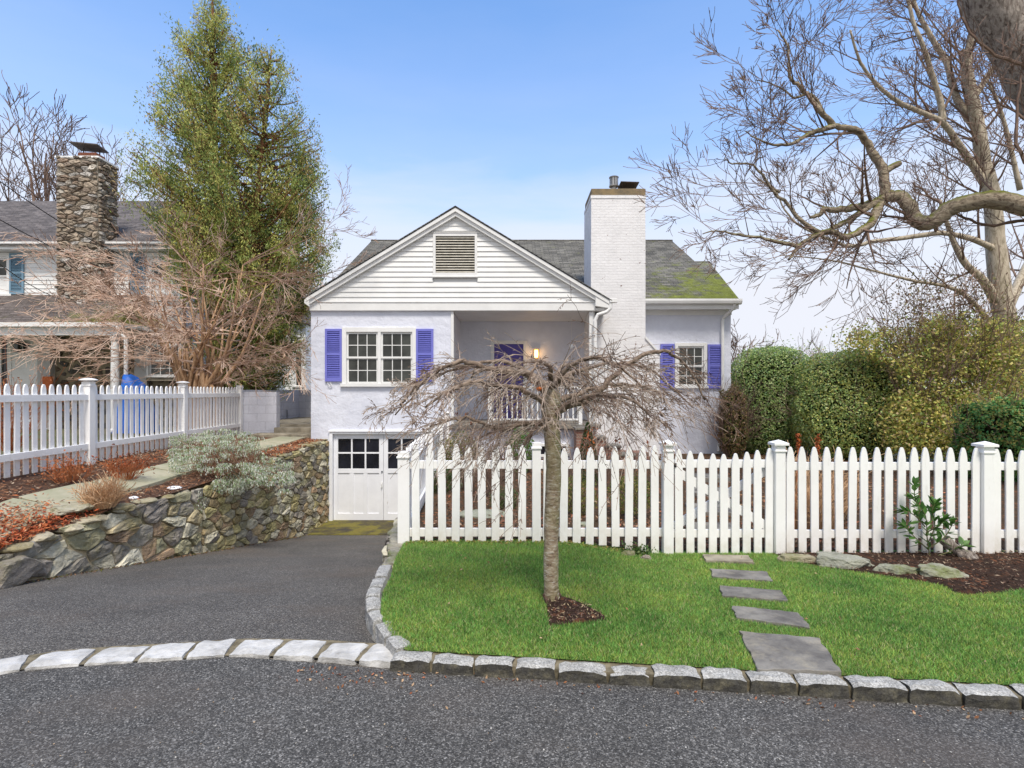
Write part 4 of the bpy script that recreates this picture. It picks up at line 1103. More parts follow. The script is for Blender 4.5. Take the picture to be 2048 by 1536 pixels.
# chimney
Yc = 13.6; XC = lambda px: PX(px,Yc); ZC = lambda py: PZ(py,Yc)
cx0, cx1, cx2 = XC(1182.5), XC(1291), XC(1319)
mb = MB(); mb.prism_xz([(cx0-.02,-.1),(cx2,-.1),(cx2,ZC(708)),(cx1,ZC(674)),(cx1,ZC(391)),(cx0,ZC(391))], Yc, 14.9)
ch = mb.build('chimney', M['brick'], house)
mb = MB(); mb.prism_xz([(cx1-.01,ZC(672)),(cx2+.02,ZC(706)),(cx2+.02,ZC(711)),(cx1-.01,ZC(677))][::-1], Yc-.03, 14.19); mb.build('shoulder_trim', M['white'], ch)
mb = MB(); mb.box(cx0-.012,cx1+.012,Yc-.012,14.86,ZC(397),ZC(390.5)); mb.build('brick_course', M['brick'], ch)
mb = MB(); mb.box(cx0+.0,cx1+.003,Yc-.003,14.75,ZC(390.5),ZC(377)); mb.build('chimney_cap', M['capstone'], ch, bevel=.012)
zt = ZC(377); fx = XC(1231)
mb = MB(); mb.lathe((fx,Yc+.22,zt-.01), [(.05,0),(.07,.06),(.065,.12),(.12,.13),(.125,.15),(.115,.16)], 16); mb.lathe((fx,Yc+.22,zt+.145), [(.075,0),(.075,.2)], 16)
for i in range(10): a = i*2*math.pi/10; mb.obox((fx+.10*math.cos(a),Yc+.22+.10*math.sin(a),zt+.245), .012, .05, .19, a)
mb.lathe((fx,Yc+.22,zt+.34), [(.12,0),(.125,.02),(.1,.035),(.002,.045)], 16); mb.build('flue_vent', M['metal'], ch)
tx = XC(1261); mb = MB(); mb.box(tx-.14,tx+.14,Yc+.2,Yc+.5,zt-.01,zt+.075); mb.build('flue_tile', M['terracotta'], ch, bevel=.01)
mb = MB()
mb.obox((tx,Yc+.30,zt+.17), .46, .52, .014, 0, math.radians(-3), math.radians(2)); mb.obox((tx-.16,Yc+.35,zt+.12), .012,.02,.16); mb.obox((tx+.16,Yc+.35,zt+.12), .012,.02,.16); mb.build('rain_cap', M['rustmetal'], ch)
# front door
mb = MB(); f = .085; y = 14.8
mb.box(dx0-.06,dx0+.03,y-.03,y+.05,dz0,dz1+.09); mb.box(dx1-.03,dx1+.06,y-.03,y+.05,dz0,dz1+.09); mb.box(dx0+.03,dx1-.03,y-.03,y+.05,dz1-.0,dz1+.09)
mb.build('door_casing', M['white'], house, bevel=.004)
mb = MB(); a0,a1 = dx0+.03,dx1-.03; mb.box(a0,a1,y+.02,y+.06,dz0,dz1)
zz = dz0+.10; hh = dz1-dz0
fd = mb.build('front_door', M['doorpurple'], house)
mb = MB()
for (q0,q1) in ((.07,.36),(.42,.74),(.80,.94)):
    for (p0,p1) in ((.14,.46),(.54,.86)):
        X0,X1,Z0,Z1 = lerp(a0,a1,p0),lerp(a0,a1,p1),dz0+q0*hh,dz0+q1*hh
        for (u0,u1,w0,w1) in ((X0,X1,Z0,Z0+.015),(X0,X1,Z1-.015,Z1),(X0,X0+.015,Z0+.015,Z1-.015),(X1-.015,X1,Z0+.015,Z1-.015)): mb.box(u0,u1,y+.008,y+.021,w0,w1)
        mb.box(X0+.045,X1-.045,y+.009,y+.021,Z0+.045,Z1-.045)
mb.build('door_panelling', M['doorpurple'], fd)
mb = MB(); mb.lathe((a0+.07,y-.01,dz0+.98), [(.005,-.03),(.03,-.015),(.03,.015),(.005,.03)], 10); mb.build('door_knob', M['metal'], fd)
# garage door
mb = MB(); c_ = .065
mb.box(gx0-.01,gx0+c_,YH-.03,YH+.1,gz0,gz1+.03); mb.box(gx1-c_,gx1+.01,YH-.03,YH+.1,gz0,gz1+.03); mb.box(gx0+c_,gx1-c_,YH-.03,YH+.1,gz1-c_*.7,gz1+.03); mb.box(gx0-.03,gx1+.03,YH-.055,YH-.0305,gz1+.005,gz1+.035)
mb.build('garage_casing', M['peel'], house, bevel=.004)
mid = (gx0+gx1)/2
for si, (a0,a1) in enumerate(((gx0+c_+.006,mid-.004),(mid+.004,gx1-c_-.006))):
    zb_, zt_ = -1.43, gz1-c_*.7-.006; y = YH+.05
    w_ = a1-a0; st_ = .10 if si else .12
    # glass rows
    r1, r2, r3 = ZH(938), ZH(878), ZH(906.5)
    gcol = [(lerp(a0+.10,a1-.10,i/3)+(.018 if i else 0), lerp(a0+.10,a1-.10,(i+1)/3)-(.018 if i<2 else 0)) for i in range(3)]
    mb = MB()
    mb.box(a0,a0+.10,y,y+.04,zb_,zt_); mb.box(a1-.10,a1,y,y+.04,zb_,zt_); mb.box(a0+.10,a1-.10,y,y+.04,r2,zt_); mb.box(a0+.10,a1-.10,y,y+.04,ZH(947),r1)
    for i in range(2): mb.box(gcol[i][1],gcol[i+1][0],y+.003,y+.037,r1,r2)
    mb.box(a0+.10,a1-.10,y+.005,y+.035,r3-.018,r3+.018)
    mb.box(a0+.10,a1-.10,y,y+.04,zb_,zb_+.17)
    for i in range(2): mb.box(gcol[i][1]-.03,gcol[i+1][0]+.03,y+.002,y+.038,zb_+.17,ZH(947))
    mb.box(a0+.10,a1-.10,y+.018,y+.03,zb_+.17,ZH(947))
    gd = mb.build('garage_door', M['peel'], house, bevel=.003)
    mb = MB()
    mb.quad((a0+.10,y+.022,r1),(a1-.10,y+.022,r1),(a1-.10,y+.022,r2),(a0+.10,y+.022,r2)); mb.build('pane', M['glassdark'], gd)
    if not si:
        mb = MB(); mb.obox((a1-.03,y-.012,ZH(970)), .03,.02,.12); mb.tube([(a1-.03,y-.02,ZH(966)),(a1-.03,y-.05,ZH(968)),(a1-.03,y-.05,ZH(974)),(a1-.03,y-.02,ZH(976))], .008, 6); mb.build('handle', M['white'], gd)
        mb = MB(); mb.lathe((a1-.03,y-.005,ZH(944)), [(.002,-.018),(.02,-.01),(.02,.01),(.002,.018)], 10); mb.build('lock', M['black'], gd)
# near-black sheet standing in for the unlit inside behind openings
mb = MB()
mb.box(XL+.1,XP0-.1,13.1,13.14,-1.5,3.4); mb.build('dark_inside_sheet', M['dark'], house)
# porch railing
rg = MB(); x0_, x1_ = PX(982,12.55), PX(1158,12.55)
rg.box(x0_,x1_,12.52,12.57,1.66,1.71); rg.box(x0_,x1_,12.525,12.565,.93,.97)
n_ = 17
for i in range(n_+1): xx = lerp(x0_+.02,x1_-.02,i/n_); rg.box(xx-.016,xx+.016,12.53,12.56,.97,1.66)
for xx in (x0_-.03,x1_+.03): rg.box(xx-.04,xx+.04,12.5,12.59,.84,1.78)
rg.build('porch_railing', M['white'], house, bevel=.003)
# porch steps going down to the right
stx0 = PX(1152,12.2); 
mb = MB(); tr = MB()
for i in range(4):
    xa, xb = 1.40+.32*i, 1.72+.32*i; zt_ = .80-.19*i
    mb.box(xa, xb, 11.95, 12.44, -.05, zt_-.05); tr.box(xa-.03, xb+.012, 11.90, 12.44, zt_-.05, zt_)
mb.box(1.40,3.1,12.441,13.0,-.05,.2)
sb = mb.build('porch_steps', M['redbrick'], house); tr.build('stair_tread', M['slate'], sb, bevel=.01)
mb = MB(); A = (1.35,12.0,.86); 
# lit lantern by the door, pendant globe
lx, lz = dpx(1072), PZ(708,14.8)
lan = thing('wall_lantern', 'lit amber wall lantern glowing beside the violet front door', 'lamp', (lx,14.74,lz-.12))
mb = MB(); mb.obox((lx,14.785,lz), .13,.02,.2); mb.obox((lx,14.70,lz-.125), .12,.1,.03); mb.obox((lx,14.70,lz+.115), .14,.12,.025); mb.obox((lx,14.70,lz-.16), .08,.06,.05)
for a in (-.055,.055):
    for b in (-.045,.045): mb.obox((lx+a,14.70+b,lz), .01,.01,.22)
mb.build('lantern_frame', simple('brass',(.55,.38,.15),rough=.4,metal=.6), lan, bevel=.003)
mb = MB(); mb.obox((lx,14.70,lz), .09,.075,.2); mb.build('lamp_glass', M['lamp'], lan, bevel=.01)
ld = bpy.data.lights.new('lantern_light','POINT'); ld.energy = 1.6; ld.color = (1,.62,.28); ld.shadow_soft_size = .05
lo = bpy.data.objects.new('lantern_light', ld); COL.objects.link(lo); lo.location = (lx,14.56,lz)
gx_, gz_ = PX(1143,13.6), PZ(693,13.6)
pg = thing('pendant_globe', 'small white globe hanging on a thin cord from the porch ceiling', 'pendant', (gx_,13.6,gz_-.06))
mb = MB(); mb.lathe((gx_,13.6,gz_), [(.004,-.06),(.03,-.05),(.052,-.028),(.06,0),(.052,.028),(.03,.05),(.004,.06)], 16); mb.build('globe', M['globe'], pg, smooth=True)
mb = MB(); mb.tube([(gx_,13.6,gz_+.06),(gx_,13.6,3.47)], .004, 5); mb.build('cord', M['white'], pg)

# ------------------------------------------------------------------ block walled terrace left of the house
tw = thing('terrace_wall', 'lavender painted block wall around the raised terrace between fence and cottage', 'wall', (-6.5,14,.5))
mb = MB(); mb.box(-6.86,-5.86,13.68,13.88,.4,1.58); mb.build('front_block_wall', M['block'], tw)
mb = MB(); mb.box(-7.1,-6.9,13.7,18.0,.4,1.63); mb.box(-6.899,-4.75,17.82,18.0,.4,1.63); mb.build('side_block_wall', M['block'], tw)
for i,(px) in enumerate((1,2,3)):
    yy = 14.9+i*.95; mb = MB(); mb.tube([(-6.87,yy,.78),(-6.87,yy,1.02)], .012, 6); mb.build('drain_pipe', M['black'], tw)
mb = MB(); mb.box(-6.88,-4.70,13.9,17.8,.3,.76); tag(mb.build('terrace', M['concrete'], origin=(-5.8,15,.3)), kind='structure')
ts = thing('terrace_steps', 'two worn concrete steps up to the terrace beside the cottage', 'steps', (-5.3,13.4,.5))
for (x0_,x1_,y0_,y1_,z0_,z1_) in ((-6.2,-4.70,13.02,13.5,.3,.58),(-5.85,-4.70,13.505,13.895,.3,.70)):
    mb = MB(); mb.box(x0_,x1_,y0_,y1_,z0_,z1_); mb.build('step', M['concrete'], ts, bevel=.015)

# ------------------------------------------------------------------ neighbour's house
nb = thing('neighbour_house', 'white clapboard house with grey roof and blue shutters at far left', 'house', (-14,17,.5))
def clap(mb, x0, x1, z0, z1, y, holes=(), e=.125):
    z = z0
    while z < z1-.01:
        z2 = min(z+e, z1); segs = [(x0,x1)]
        for h in holes:
            if z2 > h[2] and z < h[3]:
                ns = []
                for a,b in segs:
                    if h[0] < b and h[1] > a:
                        if h[0] > a: ns.append((a,h[0]))
                        if h[1] < b: ns.append((h[1],b))
                    else: ns.append((a,b))
                segs = ns
        for a,b in segs: mb.add([(a,y-.018,z),(b,y-.018,z),(b,y,z2),(a,y,z2),(a,y+.002,z),(b,y+.002,z)], [(0,1,2,3),(4,5,1,0)])
        z = z2
Yn = 16.5
mb = MB(); nwx = [(PX(-45,Yn),PX(20,Yn),PZ(588,Yn),PZ(512,Yn)),(PX(300,Yn),PX(345,Yn),PZ(588,Yn),PZ(520,Yn))]
clap(mb, -22, -9.9, 4.3, 5.75, Yn, nwx); mb.build('upper_siding', M['white'], nb)
mb = MB(); mb.box(-22,-9.9,Yn+.04,Yn+.2,3.2,6.0); mb.quad((-9.9,Yn,.4),(-9.9,24,.4),(-9.9,24,5.9),(-9.9,20.5,8.6),(-9.9,Yn,5.9)); mb.build('upper_wall', M['white'], nb)
for a,b,c,d in nwx: window(nb, a, b, c, d, Yn, 3, 4, cas=.12)
for (p0,p1) in ((22,50),(262,292)): shutter(nb, PX(p0,Yn), PX(p1,Yn), PZ(589,Yn), PZ(507,Yn), Yn-.02, M['blueshut'])
mb = MB(); mb.box(-22,-9.8,16.1,16.2,PZ(498,16.1),PZ(483,16.1)-.0); mb.box(-22,-9.8,16.2,16.49,PZ(498,16.1),PZ(498,16.1)+.03); mb.box(-22,-9.9,16.44,16.475,5.62,5.74); mb.build('eave_trim', M['white'], nb)
SHN = shingle_mat('neighbour_shingles', (.105,.095,.095), (.19,.17,.165))
SHP = shingle_mat('porch_roof_shingles', (.10,.085,.08), (.17,.145,.135), (.19,.19,.04), (-14,-9.5,3.4,4.8))
mb = MB(); z0_ = PZ(488,16.05); zr2 = PZ(402,20.5)
mb.quad((-22,16.05,z0_),(-9.7,16.05,z0_),(-9.7,20.5,zr2),(-22,20.5,zr2)); mb.quad((-22,20.5,zr2),(-9.7,20.5,zr2),(-9.7,25,z0_),(-22,25,z0_)); mb.quad((-22,16.05,z0_-.05),(-22,20.5,zr2-.05),(-9.7,20.5,zr2-.05),(-9.7,16.05,z0_-.05)); mb.build('roof', SHN, nb)
# porch roof, hipped at the right
ze2 = PZ(646,14.6); mb = MB()
mb.quad((-22,14.6,ze2),(-10.45,14.6,ze2),(-11.0,16.52,4.5),(-22,16.52,4.5)); mb.quad((-10.45,14.6,ze2),(-10.1,19,ze2),(-11.2,19,4.4),(-11.0,16.52,4.5)); mb.build('porch_roof', SHP, nb)
mb = MB(); mb.box(-22,-10.42,14.5,14.62,ze2-.1,ze2+.01); mb.box(-22,-10.5,14.63,14.78,ze2-.32,ze2-.1)
mb.box(-22,-10.55,14.78,16.3,ze2-.13,ze2-.10)
mb.add([(-10.40,14.5,ze2-.1),(-10.0,19,ze2-.1),(-10.0,19,ze2+.01),(-10.40,14.5,ze2+.01),(-10.55,14.5,ze2-.1),(-10.15,19,ze2-.1),(-10.15,19,ze2+.01),(-10.55,14.5,ze2+.01)], [(0,1,2,3),(5,4,7,6),(4,5,1,0),(3,2,6,7)])
mb.build('porch_trim', M['white'], nb)
# porch back walls
mb = MB(); Yq = 16.2
XQ = lambda p: PX(p,Yq)
clap(mb, -22, XQ(84), .5, ze2-.1, Yq, [(XQ(-60),XQ(22),.5,PZ(672,Yq))], .16); mb.build('porch_siding', M['white'], nb)
mb = MB(); mb.box(XQ(-4),XQ(4),Yq-.03,Yq+.05,.5,PZ(664,Yq)); mb.box(XQ(16),XQ(24),Yq-.03,Yq+.05,.5,PZ(664,Yq)); mb.box(XQ(4),XQ(16),Yq-.03,Yq+.05,PZ(672,Yq),PZ(664,Yq)); dn = mb.build('porch_door', M['white'], nb)
mb = MB(); mb.quad((XQ(4),Yq+.01,.5),(XQ(16),Yq+.01,.5),(XQ(16),Yq+.01,PZ(672,Yq)),(XQ(4),Yq+.01,PZ(672,Yq))); mb.build('pane', M['glassdark'], dn)
mb = MB(); mb.box(-22,XQ(84),Yq+.05,Yq+.2,.4,3.3); mb.box(XQ(84),XQ(109),Yq-.16,Yq+.1,.4,ze2-.1); mb.box(XQ(273),XQ(298),Yq-.1,Yq+.1,.4,ze2-.1); mb.build('porch_pier', simple('grey_pier_paint',(.42,.41,.40),(.48,.47,.46),3), nb)  # plain grey paint, the piers' own colour
BR = [(.085,.062,.045),(.12,.09,.06),(.06,.055,.05),(.16,.12,.08),(.10,.08,.07)]
mb = MB(); mb.box(XQ(109),-9.6,Yq+.02,Yq+.3,.4,ze2-.1); mb.build('stone_wall_mortar', simple('pale_mortar',(.20,.165,.11),(.26,.22,.15),5,.95,.5,30,.01), nb)
mb = MB(); stone_wall(mb, lambda u,v,d: (u, Yq+.02-d, v), XQ(110), -9.65, .6, 3.2, .36, .22, 31, BR, .045, .035); mb.build('stone_wall', M['stone2'], nb)
mb = MB(); mb.box(XQ(298),-9.7,Yq-.13,Yq-.05,PZ(762,Yq),PZ(752,Yq)); mb.build('window_sill', M['concrete'], nb)
w_ = window(nb, XQ(300), -9.7, PZ(752,Yq), PZ(690,Yq), Yq-.1, 3, 4, cas=.06)
# porch column, downspout
cxp = PX(230,14.75); mb = MB(); mb.lathe((cxp,14.75,.5), [(.12,0),(.12,.06),(.09,.1),(.1,.5),(.1,1.4),(.092,2.2),(.085,2.42),(.11,2.46),(.12,ze2-.33-.5)], 20); mb.build('porch_column', M['white'], nb, smooth=False)
downspout([(PX(238,14.5),14.45,ze2-.1),(PX(240,14.5),14.45,ze2-.25),(PX(252,14.5),14.5,ze2-.42),(PX(252,14.5),14.5,.6)], .05, 'downspout', nb)
# neighbour's chimney
ncx0, ncx1 = PX(112,15.9), PX(196,15.9); zt_ = PZ(312,15.9)
mb = MB(); mb.box(ncx0+.02,ncx1-.02,15.92,16.7,3.5,zt_-.05); nch = mb.build('chimney', simple('chimney_mortar',(.24,.21,.17),(.32,.29,.24),6,.95), nb)
CC = [(.33,.27,.21),(.42,.38,.33),(.24,.19,.15),(.38,.31,.24),(.48,.45,.42),(.28,.21,.16)]
mb = MB(); stone_wall(mb, lambda u,v,d: (u,15.93-d,v), ncx0, ncx1, 3.6, zt_, .30, .12, 41, CC, .010, .08)
stone_wall(mb, lambda u,v,d: (ncx1-.03+d,15.92+u,v), 0, .8, 3.6, zt_-.05, .30, .12, 42, CC, .010, .07)
mb.box(ncx0-.02,ncx1+.03,15.88,16.72,zt_-.05,zt_); mb.build('stonework', M['stone2'], nch)
mx = (ncx0+ncx1)/2+.12
mb = MB(); mb.add([(ncx0+.05,15.95,zt_),(ncx1-.05,15.95,zt_),(ncx1-.05,16.6,zt_),(ncx0+.05,16.6,zt_),(mx-.3,16.1,zt_+.1),(mx+.3,16.1,zt_+.1),(mx+.3,16.5,zt_+.1),(mx-.3,16.5,zt_+.1)], [(0,1,5,4),(1,2,6,5),(2,3,7,6),(3,0,4,7),(4,5,6,7)]); mb.build('mortar_cap', M['concrete'], nch)
mb = MB(); mb.box(mx-.26,mx+.26,16.12,16.48,zt_+.1,zt_+.2); mb.build('flue_tile', M['terracotta'], nch)
mb = MB(); mb.obox((mx,16.2,zt_+.38), .78,.55,.04, .1, math.radians(-2), math.radians(3)); mb.obox((mx-.2,16.25,zt_+.27), .03,.03,.2); mb.obox((mx+.2,16.35,zt_+.27), .03,.03,.2); mb.build('cap_slab', M['rustmetal'], nch, bevel=.01)
# porch things
lx, lz = PX(35,16.0), PZ(694,16.0)
lan = thing('wall_lantern', 'black unlit wall lantern on the neighbour porch', 'lamp', (lx,16.1,lz-.15))
mb = MB(); mb.obox((lx+.12,16.14,lz+.02), .12,.05,.22); mb.obox((lx,16.0,lz+.13), .22,.2,.03); mb.obox((lx,16.0,lz+.16), .12,.12,.05); mb.obox((lx,16.0,lz-.14), .14,.12,.03)
for a in (-.08,.08):
    for b in (-.07,.07): mb.tube([(lx+a,16.0+b,lz+.12),(lx+a*.7,16.0+b*.7,lz-.13)], .01, 5)
mb.build('lantern_frame', M['black'], lan)
mb = MB(); mb.obox((lx,16.0,lz), .11,.1,.22); mb.build('lamp_glass', M['glass'], lan)
sx_ = PX(96,15.9); mb = MB(); mb.tube([(sx_+.12,15.7,.55),(sx_+.02,15.86,1.65)], .018, 8)
sh = thing('broom', 'orange broom leaning upside down against the grey porch pier', 'broom', (sx_+.1,15.7,.5)); mb.build('handle', M['wood'], sh)
mb = MB(); mb.prism_xz([(sx_-.06,1.62),(sx_+.08,1.62),(sx_+.15,1.85),(sx_+.13,2.02),(sx_-.12,2.02),(sx_-.13,1.85)], 15.85, 15.91); mb.build('bristles', M['orange'], sh, bevel=.01)
# blue tarp over a mound
mb = MB(); nx, ny = 26, 12; vs = []
for j in range(ny+1):
    for i in range(nx+1):
        u, w = i/nx, j/ny; x_ = lerp(-10.2,-9.4,u); y_ = lerp(14.0,14.75,w)
        e = min(1,min(u,1-u)*5)*min(1,min(w,1-w)*4+.0)
        h_ = (.52+1.50*e**.6*(.86+.14*math.sin(u*5+.4))) + .07*mnoise.noise(Vector((x_*5,y_*6,1)))*e+.04*mnoise.noise(Vector((x_*14,y_*12,1)))*e
        vs.append((x_,y_,h_))
mb.add(vs, [(j*(nx+1)+i,j*(nx+1)+i+1,(j+1)*(nx+1)+i+1,(j+1)*(nx+1)+i) for j in range(ny) for i in range(nx)])
tag(mb.build('tarp', M['tarp'], smooth=True), 'crumpled bright blue tarp draped over a pile behind the picket fence', 'tarp')

# far buildings
fh = thing('far_house', 'white house glimpsed behind the evergreen tree beyond the terrace', 'house', (-13,28,.4))
mb = MB(); wh = [(PX(588,28),PX(606,28),PZ(772,28),PZ(700,28)),(PX(545,28),PX(562,28),PZ(772,28),PZ(712,28))]
clap(mb, PX(440,28), PX(611,28), .4, 5.0, 28, wh, .18); mb.box(PX(440,28), PX(611,28), 28.05, 36, .3, 5.0); mb.build('wall', M['white'], fh)
for a,b,c,d in wh: window(fh, a, b, c, d, 28, 1, 2, cas=.1)
mb = MB(); xa,xb = PX(436,28),PX(616,28); xm=(xa+xb)/2
mb.prism_xz([(xa,5.0),(xb,5.0),(xm,7.2)], 27.7, 36.2); mb.build('roof', SHN, fh)
fh = thing('far_house', 'pale house with a reddish band seen through the loose shrub at right', 'house', (32,40,0))
mb = MB(); mb.box(27,42,40,48,-.3,2.6); mb.build('wall', M['white'], fh)
mb = MB(); mb.box(26.8,42.2,39.9,48.1,2.6,3.2); mb.build('roof_band', simple('reddish_siding',(.42,.22,.17),(.5,.28,.2),3), fh)
mb = MB(); mb.prism_xz([(26.5,3.2),(42.5,3.2),(34.5,4.6)], 39.6, 48.4); mb.build('roof', SHN, fh)

# ------------------------------------------------------------------ branches
def rot_off(d, ang, rr):
    ax = d.orthogonal().normalized(); b = d.cross(ax); a = rr.uniform(0,2*math.pi)
    side = ax*math.cos(a)+b*math.sin(a)
    return (d*math.cos(ang)+side*math.sin(ang)).normalized()
def grow(mb, p, d, Ln, r, lvl, rr, up=.1, wob=.18, nch=(4,5,4,3), ang=(.5,1.0), shrink=(.45,.7), rmin=.003, seg=5, flat=None, tips=None):
    p = Vector(p); d = Vector(d).normalized(); pts = [p.copy()]; k = seg if Ln > .3 else 3; ds = []
    for i in range(k):
        d = (d+Vector((rr.gauss(0,wob),rr.gauss(0,wob),rr.gauss(0,wob)+up))).normalized()
        if flat: d = Vector((d.x,d.y*flat,d.z)).normalized()
        p = p+d*(Ln/k); pts.append(p.copy()); ds.append(d.copy())
    rad = [max(rmin, r*(1-.75*i/k)) for i in range(k+1)]
    mb.tube(pts, rad, 7 if r > .06 else (5 if r > .02 else 3), cap=False)
    if tips is not None and lvl == 0: tips.append(p.copy())
    if lvl == 0: return
    m_ = nch[min(len(nch)-1, lvl-1)]; m_ = max(1, int(round(m_*rr.uniform(.75,1.25))))
    for c in range(m_):
        t = rr.uniform(.25,1.0); i = min(k-1, int(t*k)); q = pts[i].lerp(pts[i+1], t*k-i)
        cd = rot_off(ds[i], rr.uniform(*ang), rr)
        grow(mb, q, cd, Ln*rr.uniform(*shrink), max(rmin, rad[i]*.6), lvl-1, rr, up, wob, nch, ang, shrink, rmin, seg, flat, tips)
def smooth_path(pts, n=4):
    out = []; P_ = [Vector(p) for p in pts]
    for i in range(len(P_)-1):
        p0 = P_[max(i-1,0)]; p1 = P_[i]; p2 = P_[i+1]; p3 = P_[min(i+2,len(P_)-1)]
        for k in range(n):
            t = k/n
            out.append(.5*((2*p1)+(p2-p0)*t+(2*p0-5*p1+4*p2-p3)*t*t+(3*p1-3*p2+p3-p0)*t*t*t))
    out.append(P_[-1]); return out
def limb(mb, pix, r0, r1, n=8, rough=0.0, rr=R):
    """pix: (px, py, Y) points"""
    pts = smooth_path([P(*q) for q in pix]); k = len(pts)
    for i in range(1,k-1):
        pts[i] += Vector((rr.gauss(0,1),rr.gauss(0,1),rr.gauss(0,1)))*rough
    rad = [lerp(r0,r1,(i/(k-1))**.8)*(1+.1*mnoise.noise(Vector((i*.7,r0*50,0)))) for i in range(k)]
    mb.tube(pts, rad, n); return pts, rad
def twigs(mb, pts, rad, n, Ln, lvl, rr, bias=(0,0,0), **kw):
    k = len(pts)
    for _ in range(n):
        t = rr.uniform(.05,1.0)*(k-1); i = min(k-2,int(t)); q = pts[i].lerp(pts[i+1], t-i)
        d0 = (pts[i+1]-pts[i]).normalized(); d = (rot_off(d0, rr.uniform(.5,1.2), rr)+Vector(bias)).normalized()
        f = 1-.45*t/(k-1)
        grow(mb, q, d, Ln*f*rr.uniform(.5,1.2), max(.005,min(rad[i]*.45,.03)), lvl, rr, **kw)

# ---- big bare tree at right
T1 = thing('bare_tree', 'tall grey bare tree with ivy on its trunk behind the hedge at right', 'tree', (11.4,13,-.1))
tk = MB(); rr = random.Random(5)
paths = []
def L1(mb, pix, r0, r1, n=8, rough=.008): a = limb(mb, pix, r0, r1, n, rough*.5, rr); paths.append(a); return a
L1(tk, [(2052,900,13),(2035,800,13),(2022,720,13),(2010,640,13),(1997,550,13),(1990,470,13),(1984,400,12.9),(1968,330,12.9),(1960,280,12.8),(1950,220,12.8),(1935,150,12.7),(1930,100,12.7)], .29, .10, 12, .01)
L1(tk, [(1962,300,12.9),(1945,210,12.6),(1935,120,12.5),(1945,60,12.4),(1950,-60,12.3)], .12, .05)
L1(tk, [(1978,380,12.9),(1945,330,12.8),(1915,285,12.5),(1885,245,12.3),(1850,228,12.1),(1800,205,12),(1765,180,11.8),(1730,140,11.7),(1715,110,11.6),(1700,60,11.5)], .095, .02)
L1(tk, [(1885,245,12.3),(1880,200,12.3),(1862,145,12.2),(1845,90,12),(1825,40,12),(1810,-40,12)], .075, .03)
L1(tk, [(1955,260,12.8),(1915,200,12.9),(1895,130,13.1),(1860,70,13.2),(1830,10,13.2),(1815,-60,13.2)], .10, .03)
L1(tk, [(1990,600,13),(1965,560,12.8),(1925,520,12.6),(1895,450,12.4),(1880,400,12.2)], .12, .03)
L1(tk, [(1992,500,13),(1945,478,12.7),(1880,466,12.4),(1810,476,12.1),(1750,482,11.9),(1700,492,11.8),(1650,475,11.7),(1600,452,11.6),(1570,420,11.6),(1552,380,11.6)], .075, .012)
L1(tk, [(1978,640,13),(1930,590,12.6),(1880,570,12.4),(1820,560,12.3),(1740,540,12.2),(1660,520,12),(1560,510,12)], .06, .01)
L1(tk, [(2005,640,13),(2040,560,13.5),(2080,480,14),(2120,380,14)], .14, .06)
L1(tk, [(1945,200,12.7),(1990,130,12.9),(2030,60,13),(2080,-20,13)], .08, .03)
L1(tk, [(2040,380,13),(2010,250,13),(1985,180,12.9),(1965,150,12.8)], .06, .02)
tk.build('trunk', M['bark_grey'], T1, smooth=True)
br = MB()
for j,(pts,rad) in enumerate(paths):
    ln_ = sum((b-a).length for a,b in zip(pts[:-1],pts[1:]))
    if j == 0: pts, rad = pts[20:], rad[20:]
    twigs(br, pts, rad, int(3+ln_*1.6), 1.9, 3, rr, bias=(-.12,-.1,.12), nch=(3,4,3), wob=.08, up=.03, rmin=.0055, ang=(.35,.85), shrink=(.42,.65))
br.build('branches', M['twig_dark'], T1)
# ivy leaves on the trunk come later
# ---- mossy limb tree off the right edge, reaching into view
T2 = thing('oak_tree', 'massive furrowed oak leaning in at the top right with a mossy limb', 'tree', (9.4,8.0,0))
tk = MB(); rr = random.Random(9); paths = []
a = limb(tk, [(2330,1000,8),(2300,760,8),(2262,560,8),(2215,420,8),(2150,280,8),(2105,200,8),(2040,100,8),(1995,30,8),(1935,-80,8),(1860,-220,8)], .50, .27, 18, .008, rr)
tk.build('trunk', M['bark_oak'], T2, smooth=True)
tk = MB()
L1(tk, [(2210,430,8),(2120,410,8.1),(2048,412,8.2),(2000,400,8.3),(1955,402,8.4),(1905,414,8.5),(1870,440,8.6),(1845,446,8.6),(1828,434,8.7),(1818,410,8.7),(1800,395,8.8),(1775,392,8.8),(1762,402,8.8)], .16, .085, 12, .014)
L1(tk, [(1768,396,8.8),(1769,365,8.8),(1764,335,8.8),(1748,310,8.8),(1736,288,8.8),(1715,262,8.7),(1690,256,8.7),(1668,250,8.7),(1640,222,8.6),(1620,195,8.6),(1598,172,8.5),(1582,160,8.5),(1578,130,8.5),(1575,90,8.5),(1555,60,8.5)], .085, .012, 8, .012)
L1(tk, [(1768,345,8.8),(1782,335,8.8),(1800,326,8.8)], .06, .045, 8, 0)
L1(tk, [(1760,402,8.8),(1730,412,8.7),(1700,416,8.6),(1665,420,8.6),(1648,418,8.6),(1640,430,8.6),(1620,435,8.6)], .075, .025, 8, .01)
L1(tk, [(1762,402,8.8),(1752,425,8.7),(1742,446,8.6),(1720,462,8.5),(1690,474,8.4),(1665,464,8.4),(1640,468,8.4),(1610,482,8.4),(1590,502,8.4),(1577,520,8.4)], .08, .018, 8, .012)
L1(tk, [(1740,412,8.7),(1705,435,8.6),(1670,455,8.5),(1640,470,8.4)], .05, .03, 7, .01)
L1(tk, [(1640,466,8.4),(1600,440,8.3),(1575,408,8.3),(1548,385,8.3),(1525,350,8.2),(1500,328,8.2),(1465,328,8.2),(1450,315,8.2)], .038, .008, 6, .012)
